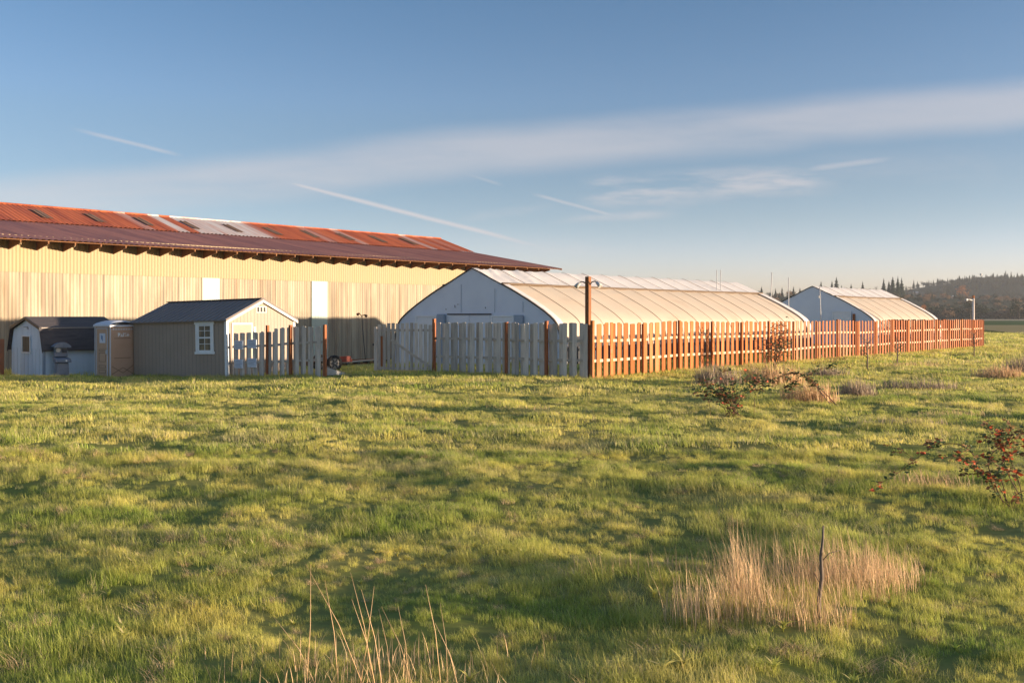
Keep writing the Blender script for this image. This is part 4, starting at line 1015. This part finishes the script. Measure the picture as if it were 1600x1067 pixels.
for _ in range(3400):
    x=rr.uniform(280,1150); y=rr.uniform(1120,1500); z=HF(x,y)
    if z<9 or mnoise.noise(Vector((x*.008,y*.008,2)))<-.35: continue
    P.append((x,y,z-.5)); Ro.append((0,0,rr.uniform(0,6.28))); s=rr.uniform(.5,.95); S.append((s*1.15,s*1.15,s)); I.append(rr.choice([0,1,1,2,3,3,6]))
fw_=gn_scatter('far_woods',tlib,P,Ro,S,I,m_conif); tag(fw_,'dark woodland covering the far hill','woods',kind='stuff')
P=[];Ro=[];S=[];I=[]
for _ in range(900):
    x=rr.uniform(-60,760); y=rr.uniform(760,960); z=HR(x,y)
    if z<1.5: continue
    P.append((x,y,z-.5)); Ro.append((0,0,rr.uniform(0,6.28))); s=rr.uniform(.35,.75); S.append((s*1.2,s*1.2,s)); I.append(rr.choice([1,3,4,4,5,5,6]))
fw_=gn_scatter('ridge_woods',tlib,P,Ro,S,I,m_brush); tag(fw_,'brown and dark scrub woodland on the low ridge behind the greenhouses','woods',kind='stuff')
P=[];Ro=[];S=[];I=[]
for _ in range(420):
    y=rr.uniform(650,735); x=pxdir(rr.uniform(1180,1680))*y; 
    P.append((x,y,-.3)); Ro.append((0,0,rr.uniform(0,6.28))); s=rr.uniform(.55,1.05); S.append((s*1.5,s*1.5,s)); I.append(rr.choice([4,5,5,4,6,3]))
fw_=gn_scatter('hedgerow',tlib,P,Ro,S,I,m_brush); tag(fw_,'brown leafless hedgerow at the far edge of the fields','hedgerow',kind='stuff')
# trees that stand out on the skyline
def skytree(px_,base,top,Y,kind,lab,group,seed):
    x=pxdir(px_)*Y; z0=HC+(494-base)*Y/1556; h=(base-top)*Y/1556
    mb,mats,nm={'c':lambda:(conifer(seed,h,70,rnd.uniform(.26,.36)),[m_conif,m_trunk],'conifer_tree'),'b':lambda:(bare(seed,h*.8),[m_trunk],'bare_tree'),'o':lambda:(broad(seed,h,420,.45,h*.07),[m_autumn,m_trunk],'autumn_tree'),'d':lambda:(broad(seed,h,600,.55,h*.07),[m_leafdk,m_trunk],'broadleaf_tree')}[kind]()
    o=mb.build(nm,mats); o.location=(x,Y,z0); tag(o,lab,'tree',group)
G_='trees on the skyline'
for i,(px_,b,t,k,lab) in enumerate(((1190,472,447,'c','small dark conifer just left of the thin leaning pole'),(1212,472,450,'c','short conifer above the end of the large greenhouse'),
  (1222,472,449,'c','short conifer left of the smaller greenhouse apex'),(1240,470,447,'c','low conifer close to the left slope of the smaller greenhouse'),(1250,470,449,'c','low conifer touching the left slope of the smaller greenhouse roof'),
  (1283,462,439,'c','slender conifer directly behind the smaller greenhouse apex'),(1300,465,438,'c','conifer left of the lone tall conifer'),(1307,465,432,'c','lone tall conifer over the smaller greenhouse roof'),(1315,465,445,'c','short conifer right of the lone tall conifer'),
  (1330,465,443,'c','conifer over the middle of the smaller greenhouse roof'),(1348,465,439,'c','broad conifer left of the bare trees'),(1361,465,443,'b','bare branching tree left of the tall conifer cluster'),
  (1368,465,442,'b','bare branching tree touching the tall conifer cluster'),(1381,465,434,'c','leftmost tall conifer of the skyline cluster'),(1389,465,438,'c','shorter conifer inside the skyline cluster'),(1395,465,431.5,'c','tallest conifer of the skyline cluster'),
  (1403,465,431,'c','twin conifer right of the tallest in the skyline cluster'),(1409,465,433,'c','rightmost conifer of the skyline cluster'),(1418,462,438,'b','bare tree right of the conifer cluster'),(1426,462,437,'b','large bare tree at the right end of the ridge'))):
    skytree(px_,b,t,880+i%3*8,k,lab,G_,200+i)
skytree(1505,470,443,1090,'o','orange autumn tree on the slope of the wooded hill',G_,301)
skytree(1440,492,474,600,'o','small orange tree at the field edge right of the smaller greenhouse',G_,302)
skytree(1516,499,468,560,'d','dark spreading tree behind the far lamp post',G_,303)
skytree(1592,499,466,560,'d','dark tree at the right edge of the field line',G_,304)
# houses on the slope
def house(px_,py_,Y,w,wm,rm,lab,rz):
    x=pxdir(px_)*Y; z=HC+(494-py_)*Y/1556
    e=empty('house',(x,Y,z),rz,lab,'house','houses on the far slope')
    d=w*.62; h=w*.32
    m=MB(); m.prism([(-d/2,-4),(d/2,-4),(d/2,h),(0,h+d*.28),(-d/2,h)],'x',-w/2,w/2); wl=m.build('wall',wm,e)
    m=MB()
    for s in (-1,1):
        a,b=s*(d/2+.4),0; za,zb=h-.15,h+d*.28+.1
        m.hexa([(-w/2-.4,a,za),(w/2+.4,a,za),(w/2+.4,b,zb),(-w/2-.4,b,zb),(-w/2-.4,a,za+.25),(w/2+.4,a,za+.25),(w/2+.4,b,zb+.25),(-w/2-.4,b,zb+.25)])
    m.build('roof',rm,e)
    for k in (-1,0,1):
        m=MB(); m.box(k*w*.28-.6,k*w*.28+.6,-d/2-.06,-d/2-.01,h*.35,h*.75); m.build('window',m_glass,e)
def onslope(px_,py_):
    best=(1e9,0,0)
    for Y in range(930,1420,6):
        x=pxdir(px_)*Y; z=max(HF(x,Y),HG(x,Y),HR(x,Y)); e_=abs(494-(z-HC)*1556/Y-py_)
        if e_<best[0]: best=(e_,Y,z)
    return best[1],best[2]
for px_,py_,w_,wm,rm,lab,rz in ((1431,460,6.5,m_houseT,m_houserr,'small pale roofed house on the slope, highest and leftmost of the houses',.2),(1451,465,7,m_houseT,m_houserr,'tan house below the skyline trees, second from the left',-.3),
          (1467,474,8,m_houseT,m_houser,'tan house with grey roof in the middle of the slope',.1),(1481,479,7,m_houseW,m_houserr,'lowest white house, nearest the field',.3),(1495,468,10,m_houseT,m_houserr,'wide pale roofed house on the right of the slope',-.1)):
    Y_,z_=onslope(px_,py_); house(px_,494-(z_-HC)*1556/Y_,Y_,w_,wm,rm,lab,rz)
# mast on the hill
x=pxdir(1533)*1440; z=HF(x,1440)
e=empty('radio_mast',(x,1440,z),0,'thin radio mast on top of the wooded hill','mast')
m=MB(); zt=HC+(494-428)*1440/1556-z
for sx_,sy_ in ((-1,-1),(1,-1),(0,1.2)): m.tube([(sx_*1.0,sy_*1.0,-1),(sx_*.5,sy_*.5,zt)],.22,5)
for k in range(8): 
    zz=zt*k/8; m.tube([(-1+.5*k/8,-1+.5*k/8,zz),(1-.5*k/8,-1+.5*k/8,zz+zt/8)],.14,4)
m.build('lattice',m_galv,e)
m=MB(); m.tube([(0,0,zt-2.5),(0,0,zt+.6)],1.7,8); m.build('antenna_head',m_galv,e)

m,nt_=newmat('far air'); pv=N(nt_,'ShaderNodeVolumePrincipled'); pv.inputs['Color'].default_value=(.80,.84,.90,1); pv.inputs['Density'].default_value=.00013; pv.inputs['Anisotropy'].default_value=.2
L(nt_,pv.outputs[0],N(nt_,'ShaderNodeOutputMaterial').inputs['Volume'])
h=MB(); h.box(-1560,1960,-260,2360,-6.5,78); tag(h.build('haze',m),kind='stuff')
# ------------------------------------------------------------------ sky, sun, camera
EL=R(5.2); az=Vector((.974,-.225,0)).normalized()
sd_=Vector((az.x*math.cos(EL),az.y*math.cos(EL),math.sin(EL)))
sun=bpy.data.lights.new('sun','SUN'); sun.energy=4.8; sun.angle=R(.6); sun.color=(1.0,.79,.56)
so=bpy.data.objects.new('sun',sun); COL.objects.link(so); so.rotation_euler=sd_.to_track_quat('Z','Y').to_euler(); so.location=(60,-10,30)
w=bpy.data.worlds.new('World'); scene.world=w; w.use_nodes=True; nt=w.node_tree; nt.nodes.clear()
sky=N(nt,'ShaderNodeTexSky'); sky.sky_type='NISHITA'; sky.sun_disc=False; sky.sun_elevation=EL; sky.sun_rotation=math.atan2(az.x,az.y)
sky.altitude=100; sky.air_density=1.0; sky.dust_density=1.0; sky.ozone_density=1.5
tc=N(nt,'ShaderNodeTexCoord'); dirv=tc.outputs['Generated']
sp=N(nt,'ShaderNodeSeparateXYZ'); L(nt,dirv,sp.inputs[0])
yy=math_(nt,'MAXIMUM',sp.outputs[1],.05)
u=math_(nt,'DIVIDE',sp.outputs[0],yy); v=math_(nt,'DIVIDE',sp.outputs[2],yy)
uv=N(nt,'ShaderNodeCombineXYZ'); L(nt,u,uv.inputs[0]); L(nt,v,uv.inputs[1])
front=math_(nt,'GREATER_THAN',sp.outputs[1],.06)
def UV(px_,py_): return ((px_-800)/1556,(494-py_)/1556)
def sstep(x,a,b):
    m=N(nt,'ShaderNodeMapRange',interpolation_type='SMOOTHSTEP'); m.inputs['From Min'].default_value=a; m.inputs['From Max'].default_value=b
    L(nt,x,m.inputs['Value']); return m.outputs[0]
def streak(p0,p1,wd,amt,fade0,fade1,warp=0,wscale=3,tex=None,soft=0.0):
    a=UV(*p0); b=UV(*p1); dx,dy=b[0]-a[0],b[1]-a[1]; ln=math.hypot(dx,dy); dx/=ln; dy/=ln
    s=math_(nt,'ADD',math_(nt,'MULTIPLY',math_(nt,'SUBTRACT',u,a[0]),dx),math_(nt,'MULTIPLY',math_(nt,'SUBTRACT',v,a[1]),dy))
    c=math_(nt,'ADD',math_(nt,'MULTIPLY',math_(nt,'SUBTRACT',u,a[0]),-dy),math_(nt,'MULTIPLY',math_(nt,'SUBTRACT',v,a[1]),dx))
    if warp:
        _,nz=noise_fac(nt,uv.outputs[0],wscale,0,1,detail=3); c=math_(nt,'ADD',c,math_(nt,'MULTIPLY_ADD',nz,warp,-warp*.5))
    m=sstep(math_(nt,'ABSOLUTE',c),wd/1556.,wd*soft/1556.)
    e=math_(nt,'MULTIPLY',sstep(s,0,fade0*ln),sstep(s,ln,ln-fade1*ln))
    m=math_(nt,'MULTIPLY',m,e)
    if tex:
        sc,rot,lo,hi=tex
        mp=N(nt,'ShaderNodeMapping'); mp.inputs['Rotation'].default_value=(0,0,rot); mp.inputs['Scale'].default_value=sc; L(nt,uv.outputs[0],mp.inputs[0])
        nz=N(nt,'ShaderNodeTexNoise'); nz.inputs['Scale'].default_value=1; nz.inputs['Detail'].default_value=6; nz.inputs['Roughness'].default_value=.6; L(nt,mp.outputs[0],nz.inputs[0])
        m=math_(nt,'MULTIPLY',m,sstep(nz.outputs[0],lo,hi))
    return math_(nt,'MULTIPLY',m,amt)
cl=None
for args in (dict(p0=(-900,395),p1=(2600,70),wd=54,amt=.68,fade0=.05,fade1=.05,warp=.034,wscale=2.2,tex=((2.2,17,1),-.09,.10,.62),soft=.2),
             dict(p0=(100,198),p1=(300,248),wd=5,amt=.55,fade0=.35,fade1=.3,warp=.003,wscale=14),
             dict(p0=(430,280),p1=(900,400),wd=5.5,amt=1.0,fade0=.10,fade1=.35,warp=.004,wscale=9),
             dict(p0=(680,257),p1=(790,291),wd=4,amt=.35,fade0=.3,fade1=.2,warp=.003,wscale=12),
             dict(p0=(825,301),p1=(985,345),wd=4,amt=.55,fade0=.2,fade1=.3,warp=.003,wscale=12),
             dict(p0=(890,303),p1=(1340,278),wd=36,amt=1.0,fade0=.15,fade1=.3,warp=.016,wscale=7,tex=((7,38,1),-.10,.40,.66)),
             dict(p0=(1240,270),p1=(1420,243),wd=8,amt=.5,fade0=.3,fade1=.4,warp=.006,wscale=9),
             dict(p0=(840,345),p1=(1080,330),wd=12,amt=.55,fade0=.3,fade1=.4,warp=.01,wscale=7,tex=((6,24,1),-.1,.35,.6)),
             dict(p0=(700,345),p1=(900,320),wd=14,amt=.35,fade0=.3,fade1=.4,warp=.01,wscale=7,tex=((6,24,1),-.1,.4,.65)),
             dict(p0=(640,390),p1=(1250,385),wd=30,amt=.35,fade0=.3,fade1=.4,warp=.02,wscale=5,tex=((3,22,1),0,.45,.7)),
             dict(p0=(1100,300),p1=(1900,220),wd=60,amt=.22,fade0=.3,fade1=.1,warp=.02,wscale=3,tex=((3,16,1),-.1,.4,.7))):
    s_=streak(**args); cl = s_ if cl is None else math_(nt,'MAXIMUM',cl,s_)
cl=math_(nt,'MULTIPLY',cl,front)
ccol=N(nt,'ShaderNodeRGB'); ccol.outputs[0].default_value=(1.95,1.83,1.86,1)
SKYT=N(nt,'ShaderNodeRGB'); 
zf=sstep(sp.outputs[2],.0,.20); zf2=sstep(sp.outputs[2],.15,.34)
tint=mix(nt,zf,(.92,1.0,2.06),(.50,.565,.79)); tint=mix(nt,zf2,tint,(.37,.49,.685))
zf3=sstep(sp.outputs[2],.38,.70); tint=mix(nt,zf3,tint,(.95,1.0,1.1))  # unseen zenith tinted brighter, added to lift ambient light on shaded walls
dip=math_(nt,'MULTIPLY',sstep(sp.outputs[2],.025,.10),sstep(sp.outputs[2],.215,.11))
tint=mix(nt,dip,tint,mix(nt,1.0,tint,(.78,.79,.68),'MULTIPLY'))
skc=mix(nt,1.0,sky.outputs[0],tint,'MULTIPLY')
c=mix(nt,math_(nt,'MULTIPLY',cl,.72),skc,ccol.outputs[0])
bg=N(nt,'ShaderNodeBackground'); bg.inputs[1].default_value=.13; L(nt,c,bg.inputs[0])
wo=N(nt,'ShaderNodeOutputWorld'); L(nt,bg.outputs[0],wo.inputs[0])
cam=bpy.data.cameras.new('camera'); cam.lens=35; cam.sensor_width=36; cam.shift_y=-39.5/1600; cam.clip_end=9000; cam.clip_start=.05
co=bpy.data.objects.new('camera',cam); COL.objects.link(co); co.location=(0,0,HC); co.rotation_euler=(R(90),0,0); scene.camera=co
vs=scene.view_settings; vs.view_transform='Standard'; vs.look='None'; vs.exposure=1.5; vs.gamma=1
scene.cycles.max_bounces=8; scene.cycles.transparent_max_bounces=8
